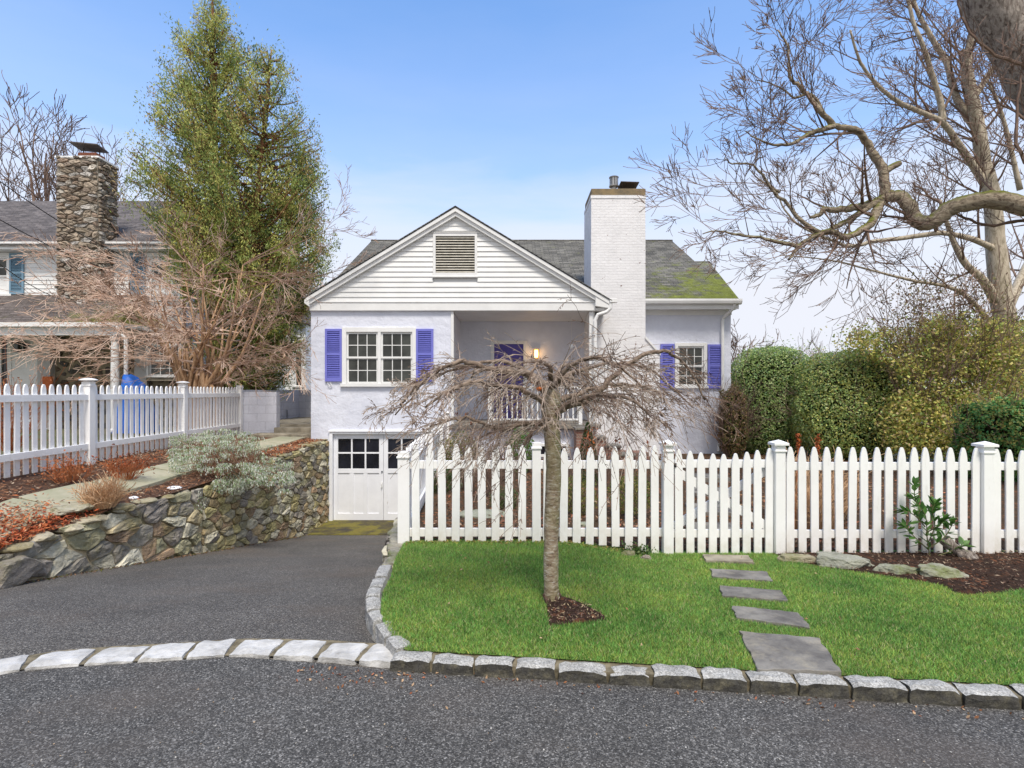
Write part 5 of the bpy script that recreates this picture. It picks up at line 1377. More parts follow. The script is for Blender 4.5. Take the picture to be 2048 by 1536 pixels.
L1(tk, [(1600,492,8.4),(1560,485,8.3),(1520,475,8.2),(1475,470,8.2),(1440,462,8.1),(1405,468,8.1)], .035, .008, 6, .012)
L1(tk, [(1668,252,8.7),(1635,262,8.6),(1605,275,8.6),(1580,288,8.5),(1545,290,8.5),(1510,275,8.5),(1490,262,8.5)], .045, .008, 6, .012)
L1(tk, [(1660,248,8.7),(1625,190,8.7),(1590,195,8.7),(1565,178,8.7),(1535,165,8.7),(1510,160,8.7)], .03, .007, 6, .01)
L1(tk, [(1560,385,8.3),(1520,360,8.4),(1500,340,8.4)], .02, .006)
tk.build('mossy_limb', M['bark_oak_moss'], T2, smooth=True)
br = MB()
for j,(pts,rad) in enumerate(paths):
    ln_ = sum((b-a).length for a,b in zip(pts[:-1],pts[1:]))
    if j in (2,): continue
    twigs(br, pts, rad, int(3+ln_*(1.9 if j else 1.3)), 1.25 if j else .9, 3 if j else 2, rr, bias=(-.12,0,.2 if j in (1,7,8,9) else -.15), nch=(3,4,3), wob=.085, up=.05, rmin=.0042, ang=(.35,.85), shrink=(.45,.68))
# young limbs with bright twigs running in front, top right
for pix in ([(2100,180,7.6),(2040,130,7.5),(1990,110,7.4),(1950,75,7.3),(1925,35,7.3),(1915,-20,7.2)], [(2100,300,7.6),(2045,235,7.5),(2000,210,7.5)], [(2060,330,7.4),(2035,290,7.4),(2036,200,7.4),(2042,150,7.4)],
            [(2120,470,8.5),(2048,440,8.5),(1990,452,8.6),(1940,440,8.6),(1900,420,8.7),(1860,392,8.7),(1825,365,8.8)]):
    pts, rad = limb(br, pix, .028, .012, 6, .01, rr); twigs(br, pts, rad, 8, 1.0, 2, rr, bias=(-.5,0,.05), nch=(3,4,3), rmin=.0036)
# twig fans hanging from above the frame
for _ in range(15):
    a = P(rr.uniform(1720,2020), rr.uniform(-160,60), rr.uniform(9,11.5))
    grow(br, a, (rr.uniform(-1,-.3),rr.uniform(-.3,.3),rr.uniform(-.5,.25)), rr.uniform(1.2,2.4), .016, 3, rr, up=.0, wob=.08, nch=(4,4,3), rmin=.004, ang=(.35,.8))
br.build('branches', M['twig_dark'], T2)

# ---- bare tree behind the neighbour's house and far bare trees
def bare_tree(label, x, y, z, h, seed, spread=.75, n=8, lean=(0,0), mat='twig_dark', r0=.28, rmin=.014, trunk=.4, grp=None, lv=4, nch=(4,4,4,3)):
    t = thing('bare_tree', label, 'tree', (x,y,z), grp); rr = random.Random(seed)
    tk = MB(); top = Vector((x+lean[0],y+lean[1],z+h*trunk)); tk.tube(smooth_path([(x,y,z),(x+lean[0]*.3,y,z+h*trunk*.5),top]), [lerp(r0,r0*.6,i/8) for i in range(9)], 8); tk.build('trunk', M['bark_grey'], t, smooth=True)
    br = MB()
    for i in range(n):
        a = 2*math.pi*(i+rr.random())/n; s_ = rr.uniform(.3,1)*spread
        grow(br, top-Vector((0,0,rr.uniform(0,.3)*h*trunk)), (math.cos(a)*s_,math.sin(a)*s_,1), h*(1-trunk)*rr.uniform(.6,.85), r0*.38, lv-1, rr, up=.07, wob=.14, nch=nch, ang=(.35,.8), shrink=(.4,.62), rmin=rmin)
    br.build('branches', M[mat], t); return t
bare_tree('spreading bare tree rising behind the neighbour roof and stone chimney', PX(118,25), 25, .5, 14.2, 3, 1.05, 11, (0,0), r0=.30, rmin=.013, trunk=.42, nch=(4,5,4,3))
bare_tree('small distant bare tree in the gap right of the cottage', PX(1476,30), 30, -.1, 5.2, 4, .6, 6, rmin=.014, r0=.14, trunk=.35, grp='distant bare trees')
for i,(px,y_,h_,lb) in enumerate([(1545,44,6.3,'far bare tree whose crown shows over the first clipped hedge'),(1620,50,6.6,'far bare tree showing above the gap between the hedges'),(1745,46,5.6,'far bare tree behind the second clipped hedge'),(1500,60,8.0,'faint far bare tree just right of the cottage corner')]):
    bare_tree(lb, PX(px,y_), y_, -.3, h_, 20+i, .8, 7, rmin=.016, r0=.15, trunk=.3, grp='distant bare trees', lv=3)
for i,(px,y_,h_) in enumerate([(1900,52,6.8),(2020,55,7.2),(560,60,7.5)]):
    bare_tree(['far bare tree behind the loose yellow green shrub','far bare tree at the right edge beyond the shrubs','far bare tree beyond the terrace and white house'][i], PX(px,y_), y_, 0, h_, 40+i, .8, 7, rmin=.016, r0=.15, trunk=.3, grp='distant bare trees', lv=3)

# ---- multi-stemmed bare shrub by the neighbour
S1 = thing('bare_shrub', 'large bare multi-stemmed shrub spreading pinkish twigs before the neighbour house', 'shrub', (-7.6,13,.5))
rr = random.Random(2); tk = MB(); br = MB(); stems = []
cx_ = PX(398,13)
for i in range(22):
    a = rr.uniform(0,2*math.pi); bx = cx_+rr.uniform(-.48,.52); by = 13+rr.uniform(-.25,.3)
    tx_ = cx_+rr.uniform(-1.5,1.6); ty_ = 13+rr.uniform(-1.2,1.2); tz_ = rr.uniform(3.0,4.6)
    pts = smooth_path([(bx,by,.45),(bx+rr.uniform(-.1,.1),by,1.5),(lerp(bx,tx_,.4)+rr.uniform(-.15,.15),lerp(by,ty_,.4),2.5),(tx_,ty_,tz_)]); k=len(pts)
    r_ = rr.uniform(.06,.12); rad=[lerp(r_,.012,(j/(k-1))**.75) for j in range(k)]
    tk.tube(pts, rad, 8); stems.append((pts,rad))
for i in range(9):   # shaggy ribs on the main stems
    bx = cx_+rr.uniform(-.35,.3); pts = smooth_path([(bx,12.85,.45),(bx+rr.uniform(-.08,.08),12.85,1.4),(bx+rr.uniform(-.3,.3),12.9,2.6)]); tk.tube(pts,[.05-.003*j for j in range(len(pts))],6)
tk.build('stems', M['bark_shrub'], S1, smooth=True)
for i in range(70):
    pts, rad = rr.choice(stems); k = rr.randint(5,len(pts)-1); a = rr.uniform(0,2*math.pi)
    side = Vector((math.cos(a)*1.5, math.sin(a)*.9, rr.uniform(-.05,.75)))
    if pts[k].z < 2.6: side.z = abs(side.z)*.6+.35
    Lh = rr.uniform(1.7,3.3)*(1.0 if side.x < 0 else .95)
    grow(br, pts[k], side, Lh, .020, 3, rr, up=-.01, wob=.10, nch=(4,5,5), ang=(.3,.8), shrink=(.30,.5), rmin=.0042)
br.build('branches', M['twig_red'], S1)

# ---- weeping cherry on the lawn
W = thing('weeping_tree', 'small leafless weeping tree with umbrella crown on the front lawn', 'tree', (.29,3.95,.08))
tk = MB(); rr = random.Random(12)
tp = smooth_path([P(1104,1212,3.95),P(1102,1150,3.95),P(1103,1050,3.95),P(1107,950,3.95),P(1105,880,3.95),P(1101,840,3.95),P(1103,800,3.95),P(1100,775,3.95)], 6)
k = len(tp); tr_ = []
for i in range(k):
    t = i/(k-1); r_ = interp(t,[0,.04,.10,.5,.72,.80,.88,1.0],[.078,.062,.052,.056,.062,.074,.072,.045]); tr_.append(r_*(1+.13*mnoise.noise(Vector((i*.55,3,0)))))
tk.tube(tp, tr_, 20)
tk.build('trunk', M['bark_cherry'], W, smooth=True)
mb = MB(); b0 = P(1104,1200,3.95)
for i in range(13):
    a = i*.48+rr.uniform(-.15,.15); q = b0+Vector((math.cos(a)*rr.uniform(.035,.062), math.sin(a)*rr.uniform(.035,.062), rr.uniform(-.02,.055)))
    rock_mesh(mb, q, rr.uniform(.02,.034), rr.uniform(.016,.026), rr.uniform(.028,.05), 200+i, a, 2, (1,1,1), .25)
mb.build('torn_bark', bark('dark_torn_bark',(.035,.022,.016),(.17,.11,.08),1.0,(9,9,9),4), W)
tk = MB(); limbs = []
def LW(pix, r0, r1):
    a = limb(tk, pix, r0*.85, r1*.75, 8, .006, rr); limbs.append(a)
Y0 = 3.95
LW([(1100,800,Y0),(1080,765,Y0-.02),(1050,748,Y0-.05),(1015,742,Y0-.08),(975,738,Y0-.1),(935,722,Y0-.15),(905,728,Y0-.2),(870,745,Y0-.22),(830,775,Y0-.25),(800,810,Y0-.25)], .038, .010)
LW([(1098,815,Y0),(1070,790,Y0-.1),(1030,775,Y0-.2),(990,770,Y0-.3),(950,762,Y0-.4),(900,780,Y0-.5),(850,815,Y0-.55)], .03, .009)
LW([(1102,850,Y0),(1060,845,Y0-.05),(1030,850,Y0-.1),(1005,858,Y0-.1),(975,850,Y0-.15),(940,838,Y0-.15),(900,840,Y0-.2),(860,855,Y0-.2)], .030, .009)
LW([(1108,825,Y0),(1135,812,Y0),(1170,800,Y0),(1200,780,Y0-.05),(1235,745,Y0-.05),(1275,715,Y0-.08),(1320,702,Y0-.1),(1350,712,Y0-.1),(1385,750,Y0-.1),(1410,800,Y0-.12)], .040, .008)
LW([(1105,805,Y0),(1140,795,Y0+.1),(1190,775,Y0+.2),(1240,768,Y0+.3),(1290,775,Y0+.35),(1330,800,Y0+.4)], .03, .009)
LW([(1102,790,Y0),(1120,750,Y0-.1),(1150,725,Y0-.2),(1190,715,Y0-.3),(1240,735,Y0-.4),(1290,780,Y0-.5)], .028, .008)
LW([(1100,785,Y0),(1105,745,Y0-.2),(1090,725,Y0-.3),(1075,725,Y0-.42),(1060,750,Y0-.52)], .028, .008)
LW([(1102,790,Y0),(1115,750,Y0+.2),(1130,730,Y0+.4),(1140,735,Y0+.6),(1150,765,Y0+.9)], .028, .008)
LW([(1100,800,Y0),(1060,755,Y0+.2),(1010,735,Y0+.4),(960,745,Y0+.6),(920,775,Y0+.75)], .03, .008)
LW([(1104,835,Y0),(1150,800,Y0-.2),(1200,790,Y0-.35),(1260,800,Y0-.5),(1300,830,Y0-.6)], .03, .008)
LW([(1108,842,Y0),(1085,838,Y0-.08),(1070,860,Y0-.12),(1050,890,Y0-.15)], .016, .009)
LW([(1102,790,Y0),(1130,752,Y0+.1),(1180,735,Y0+.2),(1250,725,Y0+.3),(1310,745,Y0+.35),(1370,800,Y0+.4)], .026, .008)
LW([(1100,790,Y0),(1070,752,Y0+.05),(1000,722,Y0+.1),(930,735,Y0+.15),(860,760,Y0+.2),(790,830,Y0+.2)], .026, .008)
tk.build('limbs', M['bark_weep'], W, smooth=True)
br = MB()
brA, brB, cur = br, MB(), [br]
def droop(p, d, Ln, r, lvl, top=False):
    k_ = max(4,int(Ln/.07)); pts = [p.copy()]; st_ = Ln/k_; d = d.normalized(); ds = []
    for i in range(k_):
        grav = lerp(.05,.17,i/k_)
        d = (d+Vector((rr.gauss(0,.085),rr.gauss(0,.085),-grav+rr.gauss(0,.075)))).normalized()
        pts.append(pts[-1]+d*st_); ds.append(d.copy())
    rad = [max(.0015, r*(1-.7*i/k_)) for i in range(k_+1)]
    if top: br = (brA if rr.random() < .6 else brB); cur[0] = br
    br = cur[0]
    br.tube(pts, rad, 4, cap=False)
    # buds and spurs
    for i in range(1,k_):
        if rr.random() < .5:
            s_ = rot_off(ds[i], rr.uniform(.5,1.1), rr); br.tube([pts[i], pts[i]+s_*rr.uniform(.008,.03)], [.0028,.0022], 3, cap=False)
    if lvl > 0:
        for _ in range(rr.randint(2,4)):
            i = rr.randint(1,k_-1); s_ = (rot_off(ds[i], rr.uniform(.3,.9), rr)+Vector((0,0,.0))).normalized()
            droop(pts[i], s_, Ln*rr.uniform(.35,.65), max(.002,rad[i]*.7), lvl-1)
ctr = P(1102,790,Y0)
for (pts,rad) in limbs:
    ln_ = sum((b-a).length for a,b in zip(pts[:-1],pts[1:])); m_ = int(7+ln_*18)
    for _ in range(m_):
        t = rr.uniform(.12,1.0)*(len(pts)-1); i = min(len(pts)-2,int(t)); q = pts[i].lerp(pts[i+1],t-i)
        out = Vector((q.x-ctr.x,q.y-ctr.y,0)); out = out.normalized() if out.length > .05 else Vector((rr.gauss(0,1),rr.gauss(0,1),0)).normalized()
        d = out*rr.uniform(.35,1.0)+Vector((rr.gauss(0,.45),rr.gauss(0,.45),rr.uniform(-.38,.22)))
        reach = (q-ctr).length
        droop(q, d, rr.uniform(.25,.70)*(1.0 if reach < .7 else .46), .0042, 2 if rr.random()<.55 else 1, True)
brA.build('twigs', M['twig_weep'], W)
brB.build('dark_shoots', simple('dark_shoot_bark',(.11,.07,.05),(.22,.15,.11),5,.8), W)
dl = []
for _ in range(34):
    q = P(rr.choice([1175,1190,1230,1260,1300,1320,905,940,1330])+rr.gauss(0,8), rr.uniform(810,905), 3.95+rr.uniform(-.25,.25)); dl += [(q.x+rr.gauss(0,.006),q.y,q.z+rr.gauss(0,.01)) for _ in range(3)]
DL = dl
mb = MB(); rock_mesh(mb, P(1078,777,3.9), .030,.022,.022, 61, .3, 2, (1,1,1)); rock_mesh(mb, P(1066,764,3.92), .016,.012,.012, 62, .3, 2, (1,1,1))
mb.build('orange_bark_patch', simple('orange_heartwood',(.62,.17,.04),(.45,.11,.03),9,.8), W)

# ------------------------------------------------------------------ leaf clouds
def leaf_cloud(name, c, n_, size, cols, parent=None, aspect=.5, mat=None, jit=.4, nrm=None, upn=.0, origin=(0,0,0), curl=False, cvar=.35, sizev=.35, colid=None, axis=None):
    """n leaves (quads) with centres c (n,3)"""
    n = len(c); a = NR.normal(size=(n,3))
    if nrm is not None: a = a*jit+nrm
    a[:,2] += upn
    a /= np.linalg.norm(a,axis=1)[:,None]+1e-9
    b = np.cross(a, NR.normal(size=(n,3)))
    if axis is not None: b = NR.normal(size=(n,3))*.75+np.array(axis)+(c-c.mean(0))*np.array([.12,.12,0]); a = np.cross(b, NR.normal(size=(n,3))); a /= np.linalg.norm(a,axis=1)[:,None]+1e-9
    b /= np.linalg.norm(b,axis=1)[:,None]+1e-9
    d = np.cross(a,b); s = size*(1+sizev*NR.uniform(-1,1,n))[:,None]
    u = b*s*.5; w = d*s*.5*aspect
    v = np.stack([c-u, c-w+u*.1, c+u, c+w+u*.1],1)
    cols = np.array(cols); ids = NR.integers(0,len(cols),n) if colid is None else colid
    cc = cols[ids]*(1+cvar*NR.uniform(-1,1,n)[:,None])
    return np_mesh(name, v.reshape(-1,3), np.arange(n*4).reshape(-1,4), mat or M['leaf'], parent, origin, np.clip(cc,.003,.95))

def blob_points(n, cx, cy, cz, rx_, ry_, rz_, p=4, inner=.5, lump=.08, seed=0, hole=0.0):
    """points near the surface and inside a super-ellipsoid"""
    out = []; nn = []
    while sum(len(o) for o in out) < n:
        d = NR.normal(size=(n,3)); d /= np.linalg.norm(d,axis=1)[:,None]
        s = (np.abs(d[:,0])**p+np.abs(d[:,1])**p+np.abs(d[:,2])**p)**(-1/p)
        l = np.array([mnoise.noise(Vector((a*2.3+seed,b*2.3,c_*2.3)))+.5*mnoise.noise(Vector((a*6+seed,b*6,c_*6))) for a,b,c_ in d])
        r = s*(1+lump*l)*(1-inner*NR.uniform(0,1,n)**2.2)
        keep = np.ones(n,bool)
        if hole: keep = np.array([mnoise.noise(Vector((a*5+seed*2,b*5,c_*5)))+.2 for a,b,c_ in d]) > -hole+NR.uniform(-.2,.5,n)*.6-.2
        q = np.stack([cx+d[:,0]*r*rx_, cy+d[:,1]*r*ry_, cz+d[:,2]*r*rz_],1)
        out.append(q[keep]); nn.append(d[keep])
    return np.concatenate(out)[:n], np.concatenate(nn)[:n]
HG = [(.36,.48,.14),(.48,.58,.20),(.22,.34,.10),(.62,.68,.33),(.30,.48,.20)]
def hedge(label, px0, px1, pytop, Y, ry_, n, cols, seed, size=.06, p=4, lump=.07, extra=0, grp='clipped hedges behind the fence', name='hedge', stems=True, z0=-.1, hole=0, inner=.4):
    x0_, x1_ = PX(px0,Y), PX(px1,Y); zt_ = PZ(pytop,Y); cx_ = (x0_+x1_)/2; cz = (z0+zt_)/2
    t = thing(name, label, name.replace('_',' '), (cx_,Y+ry_,z0), grp)
    c, nn = blob_points(n, cx_, Y+ry_, cz, (x1_-x0_)/2, ry_, (zt_-z0)/2, p, inner*.45, lump, seed, hole)
    if extra:
        e = np.stack([NR.uniform(x0_+.2,x1_-.1,extra), NR.uniform(Y+.2,Y+ry_*1.4,extra), zt_+NR.exponential(.10,extra)-.08],1); c = np.concatenate([c,e]); nn = np.concatenate([nn,np.tile([0,0,1.],(extra,1))])
    leaf_cloud('foliage', c, len(c), size, cols, t, .5, jit=.7, nrm=nn*.9+np.array([0,-.1,.35]))
    mb = MB(); rr = random.Random(seed)
    for i in range(26):
        bx = cx_+rr.uniform(-.3,.3)*(x1_-x0_); by = Y+ry_+rr.uniform(-.3,.3)*ry_
        grow(mb, (bx,by,z0), (rr.uniform(-.4,.4),rr.uniform(-.3,.3),1), (zt_-z0)*.7, .02, 2, rr, up=.1, nch=(4,4), rmin=.004)
    mb.build('stems', M['twig_dark'], t)
    # inner leaf mass, its dark colour standing in for shade in the gaps
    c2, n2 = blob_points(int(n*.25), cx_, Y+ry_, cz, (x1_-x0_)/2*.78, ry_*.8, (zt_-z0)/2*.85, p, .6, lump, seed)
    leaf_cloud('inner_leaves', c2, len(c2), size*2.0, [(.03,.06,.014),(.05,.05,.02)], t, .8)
    return t
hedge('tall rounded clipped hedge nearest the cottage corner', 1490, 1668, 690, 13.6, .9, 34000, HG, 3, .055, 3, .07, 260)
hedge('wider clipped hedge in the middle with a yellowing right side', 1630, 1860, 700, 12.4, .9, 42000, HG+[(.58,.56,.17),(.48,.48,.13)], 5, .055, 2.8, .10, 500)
# brown shrub in the gap
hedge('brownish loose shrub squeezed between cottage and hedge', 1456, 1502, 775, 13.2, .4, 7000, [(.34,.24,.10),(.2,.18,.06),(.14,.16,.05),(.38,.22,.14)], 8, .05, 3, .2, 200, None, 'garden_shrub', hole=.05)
# loose yellow-green shrub with gaps
YG = [(.50,.52,.13),(.62,.54,.16),(.36,.44,.11),(.55,.42,.24),(.3,.4,.12),(.66,.55,.18)]
t = thing('loose_shrub', 'loose yellow green shrub with see-through stems around the tree trunk', 'shrub', (9.0,12.1,-.1))
def clump_points(n, boxes, seed, csz=.22, per=60):
    rr = random.Random(seed); cs = []
    m_ = n//per
    for _ in range(m_):
        b = rr.choices(boxes, weights=[q[-1] for q in boxes])[0]
        px = rr.uniform(b[0],b[1]); py = rr.uniform(b[2],b[3]); Y = rr.uniform(b[4],b[5]); c = P(px,py,Y); s = csz*rr.uniform(.5,1.2)
        g = NR.normal(size=(per,3))*np.array([s,s,s*.7])+np.array([c.x,c.y,c.z]); cs.append(g)
    return np.concatenate(cs)
c = clump_points(38000, [(1800,2060,680,820,11.6,12.8,3),(1840,2040,640,720,11.8,12.6,1.6),(1700,1850,660,720,12,12.8,.8),(1780,1990,800,905,11.5,12.4,3.0)], 4, .20, 50)
leaf_cloud('foliage', c, len(c), .07, YG, t, .6, upn=.5)
c = clump_points(2400, [(1790,1990,560,680,11.8,12.6,1)], 9, .25, 20); leaf_cloud('withered_leaves', c, len(c), .065, [(.28,.18,.12),(.22,.2,.08),(.34,.24,.16)], t, .5)
mb = MB(); rr = random.Random(33)
for i in range(34):
    b = P(rr.uniform(1820,2030), 905, rr.uniform(11.7,12.6)); grow(mb, b, (rr.uniform(-.5,.4),rr.uniform(-.2,.2),1), rr.uniform(1.8,3.0), .016, 2, rr, up=.06, wob=.1, nch=(4,4), ang=(.3,.8), rmin=.005)
mb.build('stems', M['twig_dark'], t)
# evergreen shrub low right, denser
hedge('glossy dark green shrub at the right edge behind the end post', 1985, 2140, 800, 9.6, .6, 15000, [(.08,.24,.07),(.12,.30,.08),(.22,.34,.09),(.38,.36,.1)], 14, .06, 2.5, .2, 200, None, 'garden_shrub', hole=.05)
# ivy and dry leaves on the trunk
c = []
for i in range(2600):
    t_ = R.random(); py = lerp(860,640,t_); q = P(interp(py,[640,720,800,900],[2010,2022,2035,2052]), py, 13)
    a = R.uniform(0,2*math.pi); r_ = .33*R.uniform(.95,1.5)*(1.25-.3*t_); c.append((q.x+math.cos(a)*r_, q.y+math.sin(a)*r_, q.z))
leaf_cloud('ivy', np.array(c), len(c), .09, [(.12,.12,.06),(.2,.16,.11),(.08,.10,.04),(.3,.25,.18)], T1, .7)

leaf_cloud('withered_leaves', np.array(DL), len(DL), .028, [(.22,.08,.05),(.30,.13,.07)], W, .5, M['dryleaf'])
# ---- arborvitae
AV = thing('evergreen_tree', 'tall three topped olive green evergreen between the two houses', 'tree', (-8.3,15.8,.5))
Ya = 15.8; rr = random.Random(17); tk = MB(); cl = []; colid = []
cones = [  # base px, top (px,py), list of (py, radius px)
    ((432,790),(425,-12), [(-12,6),(30,26),(80,56),(150,86),(250,108),(350,134),(430,140),(500,115),(580,70)], 1.0),
    ((468,790),(543,100), [(100,12),(150,50),(220,80),(300,104),(400,120),(500,130),(600,110),(700,85),(770,50)], 1.0),
    ((492,790),(610,290), [(290,8),(350,40),(430,62),(500,85),(570,80),(640,72),(720,65),(775,50)], .95)]
for ci, (b, tp_, prof, dn) in enumerate(cones):
    Yc_ = Ya+(0,-.5,.3)[ci]
    pb, pt_ = P(b[0],790,Ya+(0,-.1,.1)[ci]), P(tp_[0],tp_[1],Yc_); pb.z = .45
    path = smooth_path([pb, pb.lerp(pt_,.33)+Vector((.05,0,0)), pb.lerp(pt_,.66), pt_]); k = len(path)
    tk.tube(path, [lerp((.30,.16,.13)[ci],.02,i/(k-1)) for i in range(k)], 10)
    pys = [q[0] for q in prof]; rs = [q[1] for q in prof]
    npl = (370,300,270)[ci]
    for _ in range(npl):
        py = tp_[1]+(prof[-1][0]-tp_[1])*rr.random()**.72; rad = interp(py,pys,rs)/F*Yc_*1.07
        t = (pt_.z-PZ(py,Yc_))/(pt_.z-pb.z); ax = pt_.lerp(pb, t); az = rr.uniform(0,2*math.pi)
        rl = rad*rr.uniform(.55,1.08)
        drop = rl*rr.uniform(.1,.6)                           # limbs rise outwards
        p0 = Vector((ax.x,ax.y,ax.z-drop)); p1 = Vector((ax.x+math.cos(az)*rl, ax.y+math.sin(az)*rl, ax.z+rl*rr.uniform(-.05,.25)))
        pm = p0.lerp(p1,.5)+Vector((0,0,-rl*.12))
        if rl > .3: tk.tube(smooth_path([p0,pm,p1],3), [lerp(.032,.008,i/6) for i in range(7)], 4, cap=False)
        # sprays along the outer part
        nspr = int(3+rl*4.2)
        for s_ in range(nspr):
            u = rr.uniform(.5,1.08); q = p0.lerp(pm,min(1,u*2)) if u < .5 else pm.lerp(p1,(u-.5)*2)
            q = q+Vector((rr.gauss(0,.10),rr.gauss(0,.10),rr.gauss(0,.13)))
            m_ = int(34*rr.uniform(.5,1.3)); sg = rr.uniform(.05,.12)
            g_ = NR.normal(size=(m_,3))*np.array([sg,sg,sg*1.7])+np.array([q.x,q.y,q.z]); cl.append(g_)
            tone = rr.choices([0,1,2,3],[2,4,3.4,1.8])[0]; colid.append(np.full(m_,tone))
tk.build('trunk', M['bark_red'], AV, smooth=True)
c = np.concatenate(cl); ids = np.concatenate(colid)
leaf_cloud('foliage', c, len(c), .082, [(.11,.17,.055),(.27,.34,.09),(.54,.54,.15),(.42,.31,.12)], AV, .30, jit=1, upn=0, colid=ids, cvar=.3, axis=(0,0,1.0))
print('arborvitae leaves', len(c))

# ------------------------------------------------------------------ garden plants
def frosted_shrub():
    t = thing('frosted_shrub', 'silvery frosted low shrub spilling over the fieldstone wall', 'shrub', (-5.0,9.5,.3))
    rr = random.Random(4); mb = MB(); cs = []; nn = []
    for i in range(210):
        px = rr.gauss(455,62); px = min(575,max(350,px)); Y = rr.uniform(8.4,10.4)
        e = abs(px-455)/115; top = interp(e,[0,.6,1.1],[.46,.36,.14])
        x_ = PX(px,Y); zb = garden_l(min(x_,wall_x(Y)-.05),Y)
        h_ = top*rr.uniform(.35,1.05); q = Vector((x_, Y, zb+h_+.03)); 
        if x_ > wall_x(Y)-.05 : q.z -= rr.uniform(.1,.4)*min(1,(x_-wall_x(Y)+.1)/.25)
        base = Vector((PX(460,9.4)+rr.uniform(-.3,.3), 9.4+rr.uniform(-.4,.4), garden_l(-4.8,9.4)))
        mb.tube(smooth_path([base, base.lerp(q,.5)+Vector((0,0,.12)), q],3), [.007,.006,.006,.005,.005,.004,.003], 4, cap=False)
        # drooping leaf fingers from each tip
        for k_ in range(16):
            a = rr.uniform(0,2*math.pi); r_ = rr.uniform(.01,.085); m_ = 7; L_ = rr.uniform(.05,.14)
            for s_ in range(m_):
                u = s_/m_; cs.append((q.x+math.cos(a)*(r_+.05*u**.6), q.y+math.sin(a)*(r_+.05*u**.6), q.z+.03-L_*u**1.5+rr.gauss(0,.006)))
    for bx,by,bz in ((PX(398,8.3),8.3,-.02),(PX(440,8.75),8.75,.16),(PX(470,9.0),9.0,.12),(PX(530,9.9),9.9,.12),(PX(545,10.2),10.2,.05)):
        for k_ in range(120):
            cs.append((bx+rr.gauss(0,.045), by+rr.gauss(0,.06), bz+rr.uniform(-.2,.12)))
    c = np.array(cs); nrm = np.tile([0,0,0.],(len(c),1))
    n = len(c); d = np.stack([NR.normal(0,.35,n),NR.normal(0,.35,n),-np.ones(n)],1); d /= np.linalg.norm(d,axis=1)[:,None]
    w = np.cross(d, NR.normal(size=(n,3))); w /= np.linalg.norm(w,axis=1)[:,None]
    Ls = NR.uniform(.022,.045,n)[:,None]; ws = NR.uniform(.004,.008,n)[:,None]
    v = np.stack([c-d*Ls*.5, c-w*ws, c+d*Ls*.5, c+w*ws],1)
    cols = np.array([(.52,.56,.42),(.72,.74,.63),(.36,.45,.26),(.26,.38,.15),(.82,.83,.76)])[NR.integers(0,5,n)]*(1+.15*NR.uniform(-1,1,n)[:,None])
    np_mesh('foliage', v.reshape(-1,3), np.arange(n*4).reshape(-1,4), M['leaf'], t, cols=cols)
    for i in range(160):
        b = Vector((PX(470,9.2)+rr.uniform(-.45,.35), 9.2+rr.uniform(-.5,.4), garden_l(-4.8,9.2)+.02)); grow(mb, b, (rr.uniform(-.6,.6),rr.uniform(-.6,.3),rr.uniform(.2,.8)), rr.uniform(.15,.4), .006, 1, rr, nch=(3,), rmin=.003)
    mb.build('stems', simple('brown_woody_stems',(.18,.09,.05),(.28,.16,.1),8,.9), t)
frosted_shrub()
def stick_clump(label, x, y, z, n, h, spread, mat, name='dry_plant', tufts=None, seed=1, cat='plant', lean=0):
    t = thing(name, label, cat, (x,y,z)); rr = random.Random(seed); mb = MB(); tips = []
    for i in range(n):
        a = rr.uniform(0,2*math.pi); s = rr.uniform(.1,1)*spread
        grow(mb, (x+math.cos(a)*s*.25, y+math.sin(a)*s*.25, z), (math.cos(a)*s*1.6, math.sin(a)*s*1.6, 1), h*rr.uniform(.5,1.1), .0055, 1, rr, up=.02, wob=.1, nch=(2,), rmin=.003, tips=tips)
    mb.build('stems', mat, t)
    if tufts:
        c = np.array([(p.x+rr.gauss(0,.02),p.y+rr.gauss(0,.02),p.z+rr.gauss(0,.02)) for p in tips for _ in range(3)])
        leaf_cloud('withered_leaves', c, len(c), .03, tufts, t, .7, M['dryleaf'])
    return t
TAN = simple('tan_dry_stems', (.50,.30,.16),(.62,.42,.25),6,.85)
RED = simple('rusty_dry_stems', (.36,.10,.035),(.50,.20,.08),6,.85)
stick_clump('tan clump of cut back dry stems beside the flagstones on the left bed', -5.02, 6.75, .17, 230, .31, .5, TAN, tufts=None, seed=3)
stick_clump('rusty twiggy dry plant behind the tan clump', -5.55, 7.9, .33, 60, .34, .5, RED, tufts=[(.35,.10,.04),(.25,.08,.04)], seed=4)
stick_clump('red brown dry twigs in the bed by the fence post', -5.95, 7.4, .38, 50, .3, .6, RED, tufts=[(.35,.12,.05)], seed=5)
for i,(px,lb) in enumerate(((1597,'orange seed spike between the first pickets right of the gate'),(1636,'taller orange seed spike before the clipped hedges'))):
    q = P(px,885,6.1); rr = random.Random(i)
    t = thing('seed_spike', lb, 'plant', (q.x,6.1,0), 'orange seed spikes behind the right fence')
    mb = MB(); mb.tube([(q.x-.05,6.1,0),(q.x-.02,6.1,.6),(q.x,6.1,q.z)], .006, 5); mb.build('stem', RED, t)
    zt_ = PZ(868,6.1); c = np.array([(q.x+rr.gauss(0,.012),6.1+rr.gauss(0,.012),rr.uniform(zt_-.22,zt_)) for _ in range(110)]); leaf_cloud('seeds', c, len(c), .03, [(.40,.10,.03),(.5,.17,.06),(.28,.07,.03)], t, .6, M['dryleaf'])
